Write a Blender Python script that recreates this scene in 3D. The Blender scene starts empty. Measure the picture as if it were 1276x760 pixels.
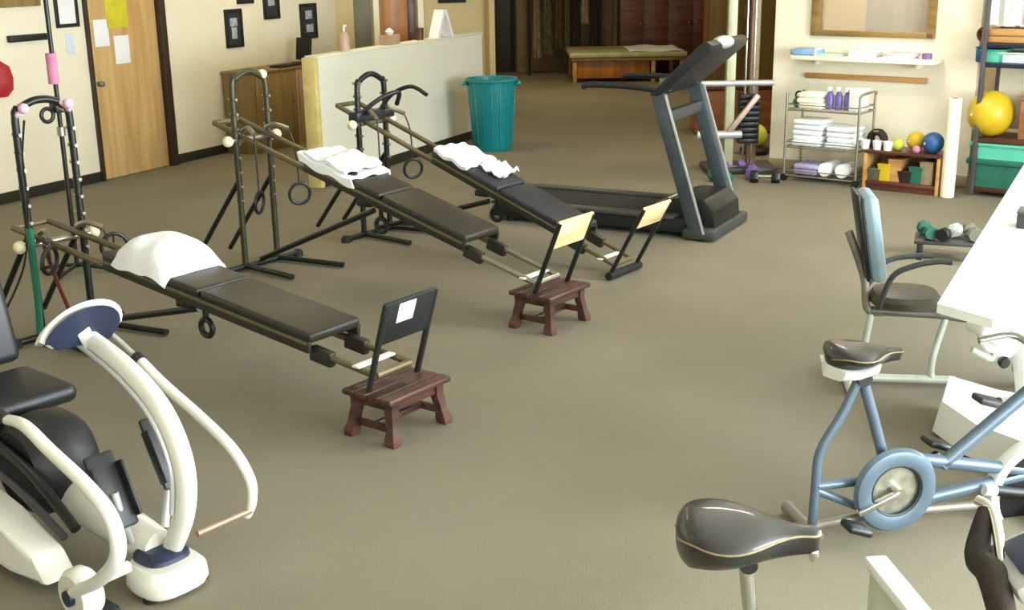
import bpy, bmesh, math, random
from math import sin, cos, tan, pi, radians, atan2, sqrt
from mathutils import Vector, Matrix, noise
random.seed(7)
C = bpy.context.scene.collection

# ------------------------------------------------------------------ camera
FPX = 1500.0; PITCH = radians(16.2); ROLL = radians(0.9); H = 2.12
cam_d = bpy.data.cameras.new('camera'); cam = bpy.data.objects.new('camera', cam_d); C.objects.link(cam)
cam_d.sensor_fit = 'HORIZONTAL'; cam_d.sensor_width = 36; cam_d.lens = FPX / 1276 * 36
cam_d.clip_start = 0.05; cam_d.clip_end = 100
bpy.context.scene.camera = cam

def ray(px, py):
    x = (px - 638) / FPX; y = -(py - 380) / FPX
    c, s = cos(ROLL), sin(ROLL)
    xl = x * c + y * s
    yl = -x * s + y * c
    return Vector((xl, cos(PITCH) + yl * sin(PITCH), -sin(PITCH) + yl * cos(PITCH)))
# the rotation of the camera has to agree with ray(): image x axis in the world
ex = (ray(639, 380) - ray(638, 380)).normalized(); ey = (ray(638, 379) - ray(638, 380)).normalized()
ez = ex.cross(ey)
cam.matrix_world = Matrix(((ex.x, ey.x, ez.x, 0), (ex.y, ey.y, ez.y, 0), (ex.z, ey.z, ez.z, H), (0, 0, 0, 1)))

def P(px, py, h=0.0):
    d = ray(px, py); t = (h - H) / d.z
    return Vector((d.x * t, d.y * t, h))

class Fr:
    """a local frame on the floor: x along ang, y to its left"""
    def __init__(s, X, Y, ang):
        s.X, s.Y, s.a = X, Y, ang
        s.m = Matrix.Translation((X, Y, 0)) @ Matrix.Rotation(ang, 4, 'Z'); s.i = s.m.inverted()
    def q(s, px, py, lat=0.0):          # a point seen at px,py lying on the upright plane y=lat
        o = s.i @ Vector((0, 0, H)); d = s.i.to_3x3() @ ray(px, py)
        t = (lat - o.y) / d.y
        return o + d * t
    def h(s, px, py, z=0.0): return s.i @ P(px, py, z)
    def w(s, v): return s.m @ Vector(v)
W = Fr(0, 0, 0)

# ------------------------------------------------------------------ materials
def lin(c): return tuple(((v / 255) / 12.92 if v / 255 <= 0.04045 else ((v / 255 + 0.055) / 1.055) ** 2.4) for v in c)
MATS = {}
def mat(name, col, rough=0.6, metal=0.0, var=0.12, scale=6.0, bump=0.0, bscale=60.0, col2=None, alpha=None, coat=0.0, emit=0.0):
    if name in MATS: return MATS[name]
    m = bpy.data.materials.new(name); m.use_nodes = True
    nt = m.node_tree; bs = nt.nodes['Principled BSDF']
    c = lin(col)
    c2 = lin(col2) if col2 else tuple(max(0, v * (1 - var * 2)) for v in c)
    tc = nt.nodes.new('ShaderNodeTexCoord')
    n = nt.nodes.new('ShaderNodeTexNoise'); n.inputs['Scale'].default_value = scale; n.inputs['Detail'].default_value = 5
    r = nt.nodes.new('ShaderNodeValToRGB')
    r.color_ramp.elements[0].position = 0.35; r.color_ramp.elements[1].position = 0.65
    r.color_ramp.elements[0].color = (*c2, 1); r.color_ramp.elements[1].color = (*c, 1)
    nt.links.new(tc.outputs['Object'], n.inputs['Vector']); nt.links.new(n.outputs['Fac'], r.inputs['Fac'])
    nt.links.new(r.outputs['Color'], bs.inputs['Base Color'])
    bs.inputs['Roughness'].default_value = rough; bs.inputs['Metallic'].default_value = metal
    if coat: bs.inputs['Coat Weight'].default_value = coat
    if bump:
        n2 = nt.nodes.new('ShaderNodeTexNoise'); n2.inputs['Scale'].default_value = bscale; n2.inputs['Detail'].default_value = 3
        b = nt.nodes.new('ShaderNodeBump'); b.inputs['Strength'].default_value = bump; b.inputs['Distance'].default_value = 0.01
        nt.links.new(tc.outputs['Object'], n2.inputs['Vector']); nt.links.new(n2.outputs['Fac'], b.inputs['Height'])
        nt.links.new(b.outputs['Normal'], bs.inputs['Normal'])
    MATS[name] = m
    return m
def wood(name, col, col2, scale=1.0, rough=0.45, axis='Z'):
    if name in MATS: return MATS[name]
    m = mat(name, col, rough)
    nt = m.node_tree
    n = [x for x in nt.nodes if x.type == 'TEX_NOISE'][0]; tc = [x for x in nt.nodes if x.type == 'TEX_COORD'][0]
    r = [x for x in nt.nodes if x.type == 'VALTORGB'][0]
    mp = nt.nodes.new('ShaderNodeMapping')
    s = {'X': (1.2, 14, 14), 'Y': (14, 1.2, 14), 'Z': (14, 14, 1.2)}[axis]
    mp.inputs['Scale'].default_value = [v * scale for v in s]
    nt.links.new(tc.outputs['Object'], mp.inputs['Vector']); nt.links.new(mp.outputs['Vector'], n.inputs['Vector'])
    n.inputs['Scale'].default_value = 1.0; n.inputs['Detail'].default_value = 8
    r.color_ramp.elements[0].color = (*lin(col2), 1)
    return m
M = dict(
    steel=mat('brushed_steel', (170, 165, 150), 0.32, 0.85, 0.08),
    olive=mat('olive_grey_enamel', (116, 106, 78), 0.42, 0.45, 0.1),
    chrome=mat('chrome', (215, 215, 210), 0.15, 1.0, 0.03),
    black=mat('black_plastic', (28, 28, 30), 0.45, 0, 0.1),
    blackm=mat('black_enamel', (34, 35, 34), 0.35, 0.3, 0.1),
    rubber=mat('black_rubber', (24, 24, 24), 0.8, 0, 0.1, bump=0.3),
    vinyl=mat('dark_brown_vinyl', (46, 41, 34), 0.42, 0, 0.12, bump=0.2, bscale=120),
    vinylb=mat('blue_black_vinyl', (46, 48, 52), 0.42, 0, 0.12, bump=0.2, bscale=120),
    white=mat('white_cloth', (245, 246, 250), 0.9, 0, 0.03, bump=0.3, bscale=40),
    cream=mat('pale_cream_plastic', (222, 219, 208), 0.38, 0, 0.03, coat=0.2),
    whitep=mat('white_plastic', (242, 242, 238), 0.4, 0, 0.02),
    navy=mat('navy_plastic', (38, 44, 68), 0.4, 0, 0.15, 14),
    slate=mat('slate_blue_enamel', (100, 117, 134), 0.36, 0.35, 0.08),
    teal=mat('teal_plastic', (14, 130, 136), 0.4, 0, 0.08, 3),
    tealc=mat('mint_plastic', (96, 200, 172), 0.45, 0, 0.05),
    dgreen=mat('dark_green_rubber', (38, 110, 88), 0.6, 0, 0.12),
    green=mat('green_elastic', (30, 122, 98), 0.6, 0, 0.15),
    red=mat('red_fabric', (186, 40, 44), 0.6, 0, 0.15),
    maroon=mat('maroon_elastic', (124, 44, 44), 0.6, 0, 0.15),
    pink=mat('pink_foam', (214, 134, 168), 0.8, 0, 0.1),
    yellow=mat('yellow_vinyl', (226, 190, 44), 0.4, 0, 0.08),
    lime=mat('lime_vinyl', (206, 208, 70), 0.45, 0, 0.08),
    blue=mat('blue_vinyl', (44, 96, 150), 0.45, 0, 0.1),
    purple=mat('purple_vinyl', (128, 96, 160), 0.5, 0, 0.1),
    paper=mat('white_paper', (238, 236, 240), 0.85, 0, 0.03),
    paperb=mat('pale_blue_paper', (214, 222, 236), 0.85, 0, 0.05),
    papery=mat('yellow_paper', (216, 204, 46), 0.85, 0, 0.1),
    orange=mat('orange_paint', (200, 120, 30), 0.5, 0, 0.15),
    grey=mat('grey_paint', (120, 118, 100), 0.6, 0, 0.1),
    silver=mat('silver_plastic', (190, 190, 186), 0.35, 0.3, 0.05),
    dark=mat('dark_void_paint', (34, 30, 26), 0.8, 0, 0.1),
    stoolwood=wood('reddish_brown_wood', (92, 58, 48), (48, 28, 25), 1.2, 0.4, 'Y'),
    doorwood=wood('pale_maple_veneer', (206, 172, 118), (186, 148, 92), 0.8, 0.4, 'Z'),
    brownwood=wood('olive_brown_wood', (150, 126, 78), (128, 104, 60), 1, 0.5, 'Z'),
    tanwood=wood('tan_laminate', (188, 158, 126), (166, 136, 106), 0.6, 0.5, 'Z'),
    orangewood=wood('orange_oak', (190, 124, 40), (150, 88, 20), 0.8, 0.4, 'Z'),
    mahog=wood('mahogany', (104, 58, 44), (70, 36, 28), 1, 0.4, 'X'),
    beechw=wood('honey_wood', (206, 160, 100), (176, 128, 70), 1, 0.45, 'X'),
    gold=wood('varnished_pale_wood', (236, 216, 168), (206, 178, 122), 1.2, 0.35, 'Y'),
    coat1=mat('brown_cloth', (96, 80, 60), 0.9, 0, 0.25, 8, bump=0.4),
    coat2=mat('beige_cloth', (164, 146, 112), 0.9, 0, 0.2, 8, bump=0.4),
    coat3=mat('dark_cloth', (48, 38, 30), 0.9, 0, 0.25, 8, bump=0.4),
    coat4=mat('grey_green_cloth', (104, 100, 80), 0.9, 0, 0.2, 8, bump=0.4),
    wall=mat('cream_wall_paint', (234, 226, 202), 0.75, 0, 0.03, 2),
    wallr=mat('light_cream_wall_paint', (250, 243, 220), 0.75, 0, 0.03, 2),
    wallh=mat('off_white_wallcovering', (226, 224, 206), 0.7, 0, 0.02, 3),
    wallt=mat('beige_back_wall_paint', (208, 190, 142), 0.75, 0, 0.05, 2),
    base=mat('black_rubber_base', (44, 40, 34), 0.5, 0, 0.1),
    frame=mat('dark_door_frame', (56, 40, 30), 0.45, 0, 0.1),
    ceil=mat('ceiling_tile', (226, 222, 210), 0.85, 0, 0.03),
)
# carpet
def carpet():
    m = bpy.data.materials.new('olive_grey_carpet'); m.use_nodes = True; nt = m.node_tree; bs = nt.nodes['Principled BSDF']
    tc = nt.nodes.new('ShaderNodeTexCoord')
    a = nt.nodes.new('ShaderNodeTexNoise'); a.inputs['Scale'].default_value = 0.9; a.inputs['Detail'].default_value = 4
    b = nt.nodes.new('ShaderNodeTexNoise'); b.inputs['Scale'].default_value = 170; b.inputs['Detail'].default_value = 3
    ra = nt.nodes.new('ShaderNodeValToRGB'); ra.color_ramp.elements[0].position = .3; ra.color_ramp.elements[1].position = .7
    ra.color_ramp.elements[0].color = (*lin((119, 112, 92)), 1); ra.color_ramp.elements[1].color = (*lin((131, 124, 105)), 1)
    rb = nt.nodes.new('ShaderNodeValToRGB'); rb.color_ramp.elements[0].position = .35; rb.color_ramp.elements[1].position = .65
    rb.color_ramp.elements[0].color = (.88, .88, .88, 1); rb.color_ramp.elements[1].color = (1.06, 1.06, 1.06, 1)
    mx = nt.nodes.new('ShaderNodeMix'); mx.data_type = 'RGBA'; mx.blend_type = 'MULTIPLY'; mx.inputs['Factor'].default_value = 1
    bp = nt.nodes.new('ShaderNodeBump'); bp.inputs['Strength'].default_value = .25; bp.inputs['Distance'].default_value = .006
    for n in (a, b): nt.links.new(tc.outputs['Object'], n.inputs['Vector'])
    nt.links.new(a.outputs['Fac'], ra.inputs['Fac']); nt.links.new(b.outputs['Fac'], rb.inputs['Fac'])
    nt.links.new(ra.outputs['Color'], mx.inputs['A']); nt.links.new(rb.outputs['Color'], mx.inputs['B'])
    nt.links.new(mx.outputs['Result'], bs.inputs['Base Color']); nt.links.new(b.outputs['Fac'], bp.inputs['Height'])
    nt.links.new(bp.outputs['Normal'], bs.inputs['Normal']); bs.inputs['Roughness'].default_value = .9
    return m
M['carpet'] = carpet()
def glassmat():
    m = bpy.data.materials.new('window_glass'); m.use_nodes = True; nt = m.node_tree; bs = nt.nodes['Principled BSDF']
    bs.inputs['Base Color'].default_value = (.8, .88, .84, 1); bs.inputs['Roughness'].default_value = .03
    bs.inputs['Alpha'].default_value = .18; bs.inputs['IOR'].default_value = 1.5
    return m
M['glass'] = glassmat()

# ------------------------------------------------------------------ mesh builder
def smooth_path(pts, k=6):
    pts = [Vector(p) for p in pts]
    if len(pts) < 3: return pts
    out = []
    for i in range(len(pts) - 1):
        p0 = pts[max(i - 1, 0)]; p1 = pts[i]; p2 = pts[i + 1]; p3 = pts[min(i + 2, len(pts) - 1)]
        for j in range(k):
            t = j / k
            out.append(0.5 * ((2 * p1) + (p2 - p0) * t + (2 * p0 - 5 * p1 + 4 * p2 - p3) * t * t + (3 * p1 - p0 - 3 * p2 + p3) * t ** 3))
    out.append(pts[-1]); return out
class B:
    def __init__(s): s.bm = bmesh.new()
    def box(s, c, d, rot=None, bev=0.0, seg=2):
        r = bmesh.ops.create_cube(s.bm, size=1.0); vs = r['verts']
        bmesh.ops.scale(s.bm, vec=Vector(d), verts=vs)
        if bev:
            es = list({e for v in vs for e in v.link_edges})
            g = bmesh.ops.bevel(s.bm, geom=es, offset=min(bev, min(d) * .49), segments=seg, profile=.5, affect='EDGES')
            vs = list({v for f in g['faces'] for v in f.verts} | {v for v in vs if v.is_valid})
        if rot is not None: bmesh.ops.transform(s.bm, matrix=rot.to_4x4(), verts=vs)
        bmesh.ops.translate(s.bm, vec=Vector(c), verts=vs)
        return s
    def bar(s, p0, p1, wd, th, up=(0, 0, 1), bev=0.004):
        """rectangular bar from p0 to p1: wd across, th along up"""
        p0, p1 = Vector(p0), Vector(p1); x = (p1 - p0); L = x.length; x.normalize()
        u = Vector(up); y = u.cross(x)
        if y.length < 1e-4: y = Vector((0, 1, 0)).cross(x)
        y.normalize(); z = x.cross(y)
        R = Matrix((x, y, z)).transposed()
        return s.box((p0 + p1) / 2, (L, wd, th), R, bev)
    def tube(s, pts, r, n=10, k=6, sm=True, flat=None, up=None):
        """round tube along pts; r a number or one per given point; flat=(a,b) elliptical factors"""
        src = [Vector(p) for p in pts]
        path = smooth_path(src, k) if sm else src
        N = len(path)
        if isinstance(r, (list, tuple)):
            rr = []
            for i in range(N):
                u = i / (N - 1) * (len(r) - 1); a = int(min(u, len(r) - 2)); f = u - a
                rr.append(r[a] * (1 - f) + r[a + 1] * f)
        else: rr = [r] * N
        rings = []; prev = None
        for i, p in enumerate(path):
            t = (path[min(i + 1, N - 1)] - path[max(i - 1, 0)]).normalized()
            if up is not None: a = Vector(up)
            else: a = prev if prev is not None else (Vector((0, 0, 1)) if abs(t.z) < .9 else Vector((1, 0, 0)))
            a = (a - t * a.dot(t))
            if a.length < 1e-5: a = t.orthogonal()
            a.normalize(); prev = a; b = t.cross(a)
            fa, fb = flat if flat else (1, 1)
            rings.append([s.bm.verts.new(p + (a * cos(2 * pi * j / n) * fa + b * sin(2 * pi * j / n) * fb) * rr[i]) for j in range(n)])
        for i in range(N - 1):
            for j in range(n):
                s.bm.faces.new((rings[i][j], rings[i][(j + 1) % n], rings[i + 1][(j + 1) % n], rings[i + 1][j]))
        s.bm.faces.new(rings[0][::-1]); s.bm.faces.new(rings[-1])
        return s
    def ring(s, c, R, r, axis=(0, 1, 0), n=32, m=8, flat=(1, 1)):
        ax = Vector(axis).normalized(); u = ax.orthogonal().normalized(); v = ax.cross(u); c = Vector(c)
        rs = []
        for i in range(n):
            a = 2 * pi * i / n; d = u * cos(a) + v * sin(a)
            rs.append([s.bm.verts.new(c + d * (R + r * flat[0] * cos(2 * pi * j / m)) + ax * r * flat[1] * sin(2 * pi * j / m)) for j in range(m)])
        for i in range(n):
            for j in range(m):
                s.bm.faces.new((rs[i][j], rs[(i + 1) % n][j], rs[(i + 1) % n][(j + 1) % m], rs[i][(j + 1) % m]))
        return s
    def lathe(s, prof, c=(0, 0, 0), n=32, axis=(0, 0, 1)):
        ax = Vector(axis).normalized(); u = ax.orthogonal().normalized(); v = ax.cross(u); c = Vector(c); rs = []
        for (r, z) in prof:
            if r < 1e-6: rs.append([s.bm.verts.new(c + ax * z)])
            else: rs.append([s.bm.verts.new(c + ax * z + (u * cos(2 * pi * i / n) + v * sin(2 * pi * i / n)) * r) for i in range(n)])
        for a, b in zip(rs, rs[1:]):
            for i in range(n):
                j = (i + 1) % n
                if len(a) == 1 and len(b) == 1: break
                if len(a) == 1: s.bm.faces.new((a[0], b[i], b[j]))
                elif len(b) == 1: s.bm.faces.new((a[j], a[i], b[0]))
                else: s.bm.faces.new((a[i], a[j], b[j], b[i]))
        return s
    def ball(s, c, r, sc=(1, 1, 1), u=24, v=14):
        m = Matrix.Translation(c) @ Matrix.Diagonal((*[r * k for k in sc], 1))
        bmesh.ops.create_uvsphere(s.bm, u_segments=u, v_segments=v, radius=1, matrix=m); return s
    def cyl(s, p0, p1, r0, r1=None, n=20):
        return s.tube([p0, p1], [r0, r0 if r1 is None else r1], n=n, sm=False)
    def loft(s, secs, cap=True):
        """closed sections, each a list of points of equal length"""
        rs = [[s.bm.verts.new(Vector(p)) for p in sec] for sec in secs]; n = len(rs[0])
        for a, b in zip(rs, rs[1:]):
            for i in range(n): s.bm.faces.new((a[i], a[(i + 1) % n], b[(i + 1) % n], b[i]))
        if cap: s.bm.faces.new(rs[0][::-1]); s.bm.faces.new(rs[-1])
        return s
    def prism(s, poly, y0, y1, bev=0.0):
        """poly of (x,z) extruded along y"""
        a = [s.bm.verts.new((x, y0, z)) for x, z in poly]; b = [s.bm.verts.new((x, y1, z)) for x, z in poly]
        n = len(a); fs = [s.bm.faces.new(a[::-1]), s.bm.faces.new(b)]
        for i in range(n): fs.append(s.bm.faces.new((a[i], a[(i + 1) % n], b[(i + 1) % n], b[i])))
        if bev:
            es = list({e for f in fs for e in f.edges})
            bmesh.ops.bevel(s.bm, geom=es, offset=bev, segments=2, profile=.5, affect='EDGES')
        return s
    def cloth(s, fn, nu=26, nv=20, th=0.012):
        """a thick sheet: fn(u,v) -> point, u,v in 0..1"""
        top = [[Vector(fn(i / nu, j / nv)) for j in range(nv + 1)] for i in range(nu + 1)]
        def nrm(i, j):
            a = top[min(i + 1, nu)][j] - top[max(i - 1, 0)][j]; b = top[i][min(j + 1, nv)] - top[i][max(j - 1, 0)]
            c = a.cross(b); return c.normalized() if c.length > 1e-9 else Vector((0, 0, 1))
        A = [[s.bm.verts.new(top[i][j]) for j in range(nv + 1)] for i in range(nu + 1)]
        D = [[s.bm.verts.new(top[i][j] - nrm(i, j) * th) for j in range(nv + 1)] for i in range(nu + 1)]
        for i in range(nu):
            for j in range(nv):
                s.bm.faces.new((A[i][j], A[i + 1][j], A[i + 1][j + 1], A[i][j + 1]))
                s.bm.faces.new((D[i][j], D[i][j + 1], D[i + 1][j + 1], D[i + 1][j]))
        for i in range(nu):
            s.bm.faces.new((A[i][0], D[i][0], D[i + 1][0], A[i + 1][0])); s.bm.faces.new((A[i][nv], A[i + 1][nv], D[i + 1][nv], D[i][nv]))
        for j in range(nv):
            s.bm.faces.new((A[0][j], A[0][j + 1], D[0][j + 1], D[0][j])); s.bm.faces.new((A[nu][j], D[nu][j], D[nu][j + 1], A[nu][j + 1]))
        return s

class Thing:
    def __init__(s, name, label, cat, fr=W, group=None, kind=None):
        s.name, s.label, s.cat, s.fr, s.group, s.kind = name, label, cat, fr, group, kind; s.parts = []
    def part(s, name, b, m, parent=None, label=None, kind=None):
        s.parts.append([name, b, m, parent, label, kind, None]); return len(s.parts) - 1
    def done(s):
        vs = [v.co for p in s.parts for v in p[1].bm.verts]
        lo = Vector([min(v[i] for v in vs) for i in range(3)]); hi = Vector([max(v[i] for v in vs) for i in range(3)])
        o = Vector(((lo.x + hi.x) / 2, (lo.y + hi.y) / 2, lo.z))
        single = len(s.parts) == 1 and s.parts[0][0] is None
        root = None
        if not single:
            root = bpy.data.objects.new(s.name, None); root.empty_display_size = .1
            C.objects.link(root); root.location = s.fr.w(o); root.rotation_euler = (0, 0, s.fr.a)
        for p in s.parts:
            bm = p[1].bm
            bmesh.ops.translate(bm, vec=-o, verts=bm.verts); bmesh.ops.recalc_face_normals(bm, faces=bm.faces)
            me = bpy.data.meshes.new(p[0] or s.name); bm.to_mesh(me); bm.free()
            me.materials.append(p[2]); me.shade_smooth(); me.set_sharp_from_angle(angle=radians(38))
            ob = bpy.data.objects.new(p[0] or s.name, me); C.objects.link(ob); p[6] = ob
            if single:
                root = ob; ob.location = s.fr.w(o); ob.rotation_euler = (0, 0, s.fr.a)
            else:
                ob.parent = s.parts[p[3]][6] if p[3] is not None else root
                if p[4]: ob['label'] = p[4]
                if p[5]: ob['kind'] = p[5]
        if s.kind: root['kind'] = s.kind
        if s.label: root['label'] = s.label
        if s.cat: root['category'] = s.cat
        if s.group: root['group'] = s.group
        return root
def one(name, label, cat, b, m, fr=W, group=None, kind=None):
    t = Thing(name, label, cat, fr, group, kind); t.part(None, b, m); return t.done()
def struct(name, b, m, fr=W): return one(name, None, None, b, m, fr, kind='structure')
def V(*a): return Vector(a)

# ================================================================== SETTING
struct('floor', B().box((0, 10.5, -.05), (20, 29, .1)), M['carpet'])
struct('ceiling', B().box((0, 10.5, 3.3), (20, 29, .1)), M['ceil'])
WH = 3.25
# left wall, with the door
LW = Fr(-4.668, 10.849, atan2(2.89, 1.424))       # x runs away from the camera, room on its right (-y)
dL = LW.q(130, 231).x; dR = LW.q(212, 211).x; wE = 5.62
b = B()
b.box(((-14 + dL - .02) / 2, .07, WH / 2), (dL - .02 + 14, .14, WH))
b.box(((dR + .09 + wE) / 2, .07, WH / 2), (wE - dR - .09, .14, WH))
b.box(((dL + dR) / 2, .07, (2.1 + WH) / 2), (dR - dL + .12, .14, WH - 2.1))
struct('wall_left', b, M['wall'], LW)
b = B().box(((-14 + dL - .04) / 2, -.008, .05), (dL - .04 + 14, .016, .10), bev=.004)
b.box(((dR + .09 + wE) / 2, -.008, .05), (wE - dR - .09, .016, .10), bev=.004)
struct('baseboard_left', b, M['base'], LW)
t = Thing('door_1', None, None, LW, kind='structure')
t.part('door_panel', B().box(((dL + dR) / 2, .02, 1.03), (dR - dL - .01, .045, 2.05), bev=.003), M['doorwood'])
f = B().box((dL - .015, .01, 1.05), (.035, .1, 2.12), bev=.003); f.box((dR + .045, .0, 1.05), (.09, .12, 2.12), bev=.003)
f.box(((dL + dR) / 2, .0, 2.09), (dR - dL + .12, .1, .05), bev=.003)
t.part('door_frame', f, M['frame'])
k = LW.q(119, 105); t.part('door_knob', B().lathe([(0, 0), (.025, .0), (.012, .02), (.012, .035), (.028, .045), (.03, .06), (.018, .075), (0, .078)], (dL + .07, 0, k.z), 16, (0, -1, 0)), M['steel'])
t.done()
def wall_rect(fr, x0, y0, x1, y1, d=.012, lat=0.0):
    """box standing off a wall plane covering the quad seen between two corners"""
    a = fr.q(x0, y0, lat); c = fr.q(x1, y1, lat)
    return (a + c) / 2, abs(c.x - a.x), abs(a.z - c.z), d
def onwall(name, label, cat, fr, x0, y0, x1, y1, m, d=.006, group=None, lat=0, side=-1):
    c, w, h, d = wall_rect(fr, x0, y0, x1, y1, d, lat)
    return one(name, label, cat, B().box((c.x, lat + side * d / 2, c.z), (w, d, h), bev=.001), m, fr, group)
onwall('paper_notice', 'yellow paper notice taped high on the pale wooden door', 'paper', LW, 128, -14, 160, 33, M['papery'], .004)
onwall('paper_notice', 'white paper notice on the pale door, left and higher of the two white ones', 'paper', LW, 115, 25, 137, 57, M['paper'], .004)
onwall('paper_notice', 'white paper notice on the pale door, lower right of the two white ones', 'paper', LW, 141, 45, 163, 78, M['paper'], .004)
onwall('paper_notice', 'pale blue paper pinned on the wall below the framed picture', 'paper', LW, 80, 42, 94, 68, M['paperb'], .004)
def picture(label, x0, y0, x1, y1, blobs, fr=LW, fm=M['black'], mm=None, name='framed_photo'):
    t = Thing(name, label, 'picture', fr, 'framed photos on the left wall' if mm is None else None)
    c, w, h, d = wall_rect(fr, x0, y0, x1, y1)
    f = B(); e = .035
    f.box((c.x - w / 2 + e / 2, -.012, c.z), (e, .024, h), bev=.004); f.box((c.x + w / 2 - e / 2, -.012, c.z), (e, .024, h), bev=.004)
    f.box((c.x, -.012, c.z + h / 2 - e / 2), (w - 2 * e, .024, e), bev=.004); f.box((c.x, -.012, c.z - h / 2 + e / 2), (w - 2 * e, .024, e), bev=.004)
    t.part('frame', f, fm)
    t.part('mat_board', B().box((c.x, -.006, c.z), (w - 2 * e + .004, .01, h - 2 * e + .004)), mm or M['navy2'])
    p = B()
    for (u, v, rx, rz) in blobs: p.box((c.x + u * w, -.0125, c.z + v * h), (rx * w, .003, rz * h), bev=.001)
    if blobs: t.part('print', p, M['printm'])
    t.done()
M['navy2'] = mat('charcoal_mat_board', (44, 48, 52), .7)
M['printm'] = mat('pale_photo_print', (190, 196, 200), .6, 0, .25, 30)
picture('black framed photo low on the left wall nearest to the door', 278, 12, 303, 58, [(0, .16, .42, .22), (0, -.12, .3, .3)])
picture('black framed photo cut by the top edge, between the two full frames', 325, -24, 348, 23, [(0, .1, .4, .5)])
picture('black framed photo with two light spots, above the dark monitor', 372, 5, 395, 47, [(.02, .18, .4, .24), (.05, -.2, .42, .22)])
picture('black framed photo mostly above the top edge, up and right of the first one', 291, -42, 315, 4, [(0, .1, .4, .4)])
picture('dark framed white certificate on the wall left of the door', 62, -30, 98, 33, [], mm=M['paper'], name='framed_certificate')
b = B(); a = LW.q(8, 49); c = LW.q(56, 43)
b.box(((a.x + c.x) / 2, -.03, a.z), (abs(c.x - a.x), .06, .06), bev=.008)
one('wall_rail', 'short black rail mounted on the left wall above the red bag', 'rail', b, M['black'], LW)
b = B(); a = LW.q(-40, 12); c = LW.q(48, 8); b.box(((a.x + c.x) / 2, -.02, a.z + .2), (abs(c.x - a.x), .04, .4), bev=.01)
one('notice_board', 'brown notice board high on the left wall at the top left corner', 'board', b, M['brownwood'], LW)
# red bag on a hook
t = Thing('drawstring_bag', 'red fabric bag hanging at the left edge beside the cream wall', 'bag', LW)
a = LW.q(-6, 98, -.16)
t.part('bag_body', B().lathe([(0, -.16), (.09, -.16), (.14, -.1), (.15, 0), (.13, .1), (.06, .15), (.03, .17), (.05, .2), (0, .2)], (a.x, -.16, a.z), 20), M['red'])
t.part('cord', B().tube([(a.x, -.16, a.z + .19), (a.x, -.08, a.z + .27), (a.x, -.02, a.z + .3)], .008), M['maroon'])
t.part('hook', B().tube([(a.x, 0, a.z + .32), (a.x, -.03, a.z + .3), (a.x, -.04, a.z + .33)], .006), M['steel'])
t.done()

# back wall behind the half wall
BW = Fr(-2.2, 15.85, atan2(.3, .95))
struct('wall_back', B().box((-.0 + 1.0, .08, WH / 2), (2.04, .16, WH)), M['wallt'], BW)
struct('wall_far', B().box((2.2, 23.25, WH / 2), (9.6, .2, WH)), mat('brown_panel_wall', (140, 116, 80), .6, 0, .1, 1.5))
struct('wall_passage', B().box((-.45, 20, WH / 2), (.14, 6.4, WH)), M['wallt'])
def slab(fr, x0, x1, z0, z1, d, b=None, lat=0):
    b = b or B(); b.box(((x0 + x1) / 2, lat - d / 2, (z0 + z1) / 2), (x1 - x0, d, z1 - z0), bev=.003); return b
qx = lambda px, py=20: BW.q(px, py).x
t = Thing('door_2', None, None, BW, kind='structure')
t.part('door_panel', slab(BW, qx(472), qx(507), 0, 2.6, .05), M['orangewood'])
f = slab(BW, qx(464), qx(471), 0, 2.6, .09); slab(BW, qx(519), qx(526), 0, 2.6, .09, f); t.part('door_frame', f, M['wallr'])
t.part('door_edge', slab(BW, qx(508), qx(517), 0, 2.6, .03), M['mahog'])
t.done()
struct('trim_1', slab(BW, qx(441), qx(462), 0, 2.9, .02), M['grey'], BW)
struct('trim_2', slab(BW, qx(604), qx(611), 0, 2.9, .2), M['wallt'], BW)
t = Thing('wall_sign', 'dark rectangular sign on the beige back wall, cut by the top edge', 'sign', BW)
a = BW.q(546, 4); c = BW.q(580, 1)
t.part('board', slab(BW, a.x, c.x, a.z, a.z + .3, .03), M['dark']); t.part('frame', slab(BW, a.x - .015, c.x + .015, a.z + .3, a.z + .33, .04), M['frame'])
t.done()

# far zone
FW = Fr(0, 23.15, 0)
fx = lambda px, py=60: FW.q(px, py).x
t = Thing('doorway_3', None, None, FW, kind='structure')
t.part('door_panel', slab(FW, fx(617), fx(636), 0, 2.6, .05), mat('dark_doorway_shade', (62, 56, 56), .5))  # dark slab stands in for the shade inside an open doorway
f = slab(FW, fx(611), fx(616), 0, 2.7, .1); slab(FW, fx(637), fx(642), 0, 2.7, .1, f); t.part('door_frame', f, M['dark'])
t.done()
struct('trim_3', slab(FW, fx(644), fx(656), 0, 3, .12), mat('ochre_paint', (150, 132, 84), .7), FW)
struct('trim_4', slab(FW, fx(747), fx(762), 0, 3, .12), mat('taupe_paint', (126, 112, 88), .7), FW)
# clothes rail with coats
t = Thing('clothes_rail', 'metal clothes rail against the far wall behind the mat table', 'rack', W)
rx0, rx1, ry = fx(659), fx(745), 22.6
zt = 1.95
for x in (rx0, rx1): t.part('post', B().tube([(x, ry, .04), (x, ry, zt)], .02, sm=False), M['blackm']); t.part('foot', B().box((x, ry, .03), (.05, .5, .05), bev=.01), M['black'])
t.part('top_bar', B().tube([(rx0, ry, zt), (rx1, ry, zt)], .018, sm=False), M['steel'])
t.done()
coatdef = [('beige', 'coat2', 664, 672, .3), ('grey green', 'coat4', 676, 686, .35), ('brown', 'coat1', 690, 699, .45), ('pale grey green', 'coat4', 701, 708, .2), ('dark brown', 'coat3', 711, 720, .5), ('beige brown', 'coat2', 722, 730, .9), ('near black', 'coat3', 733, 742, .3)]
pos = ['at its left end', 'second from its left end', 'third from its left end', 'in its middle', 'just right of its middle', 'shorter than the rest', 'at its right end']
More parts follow.
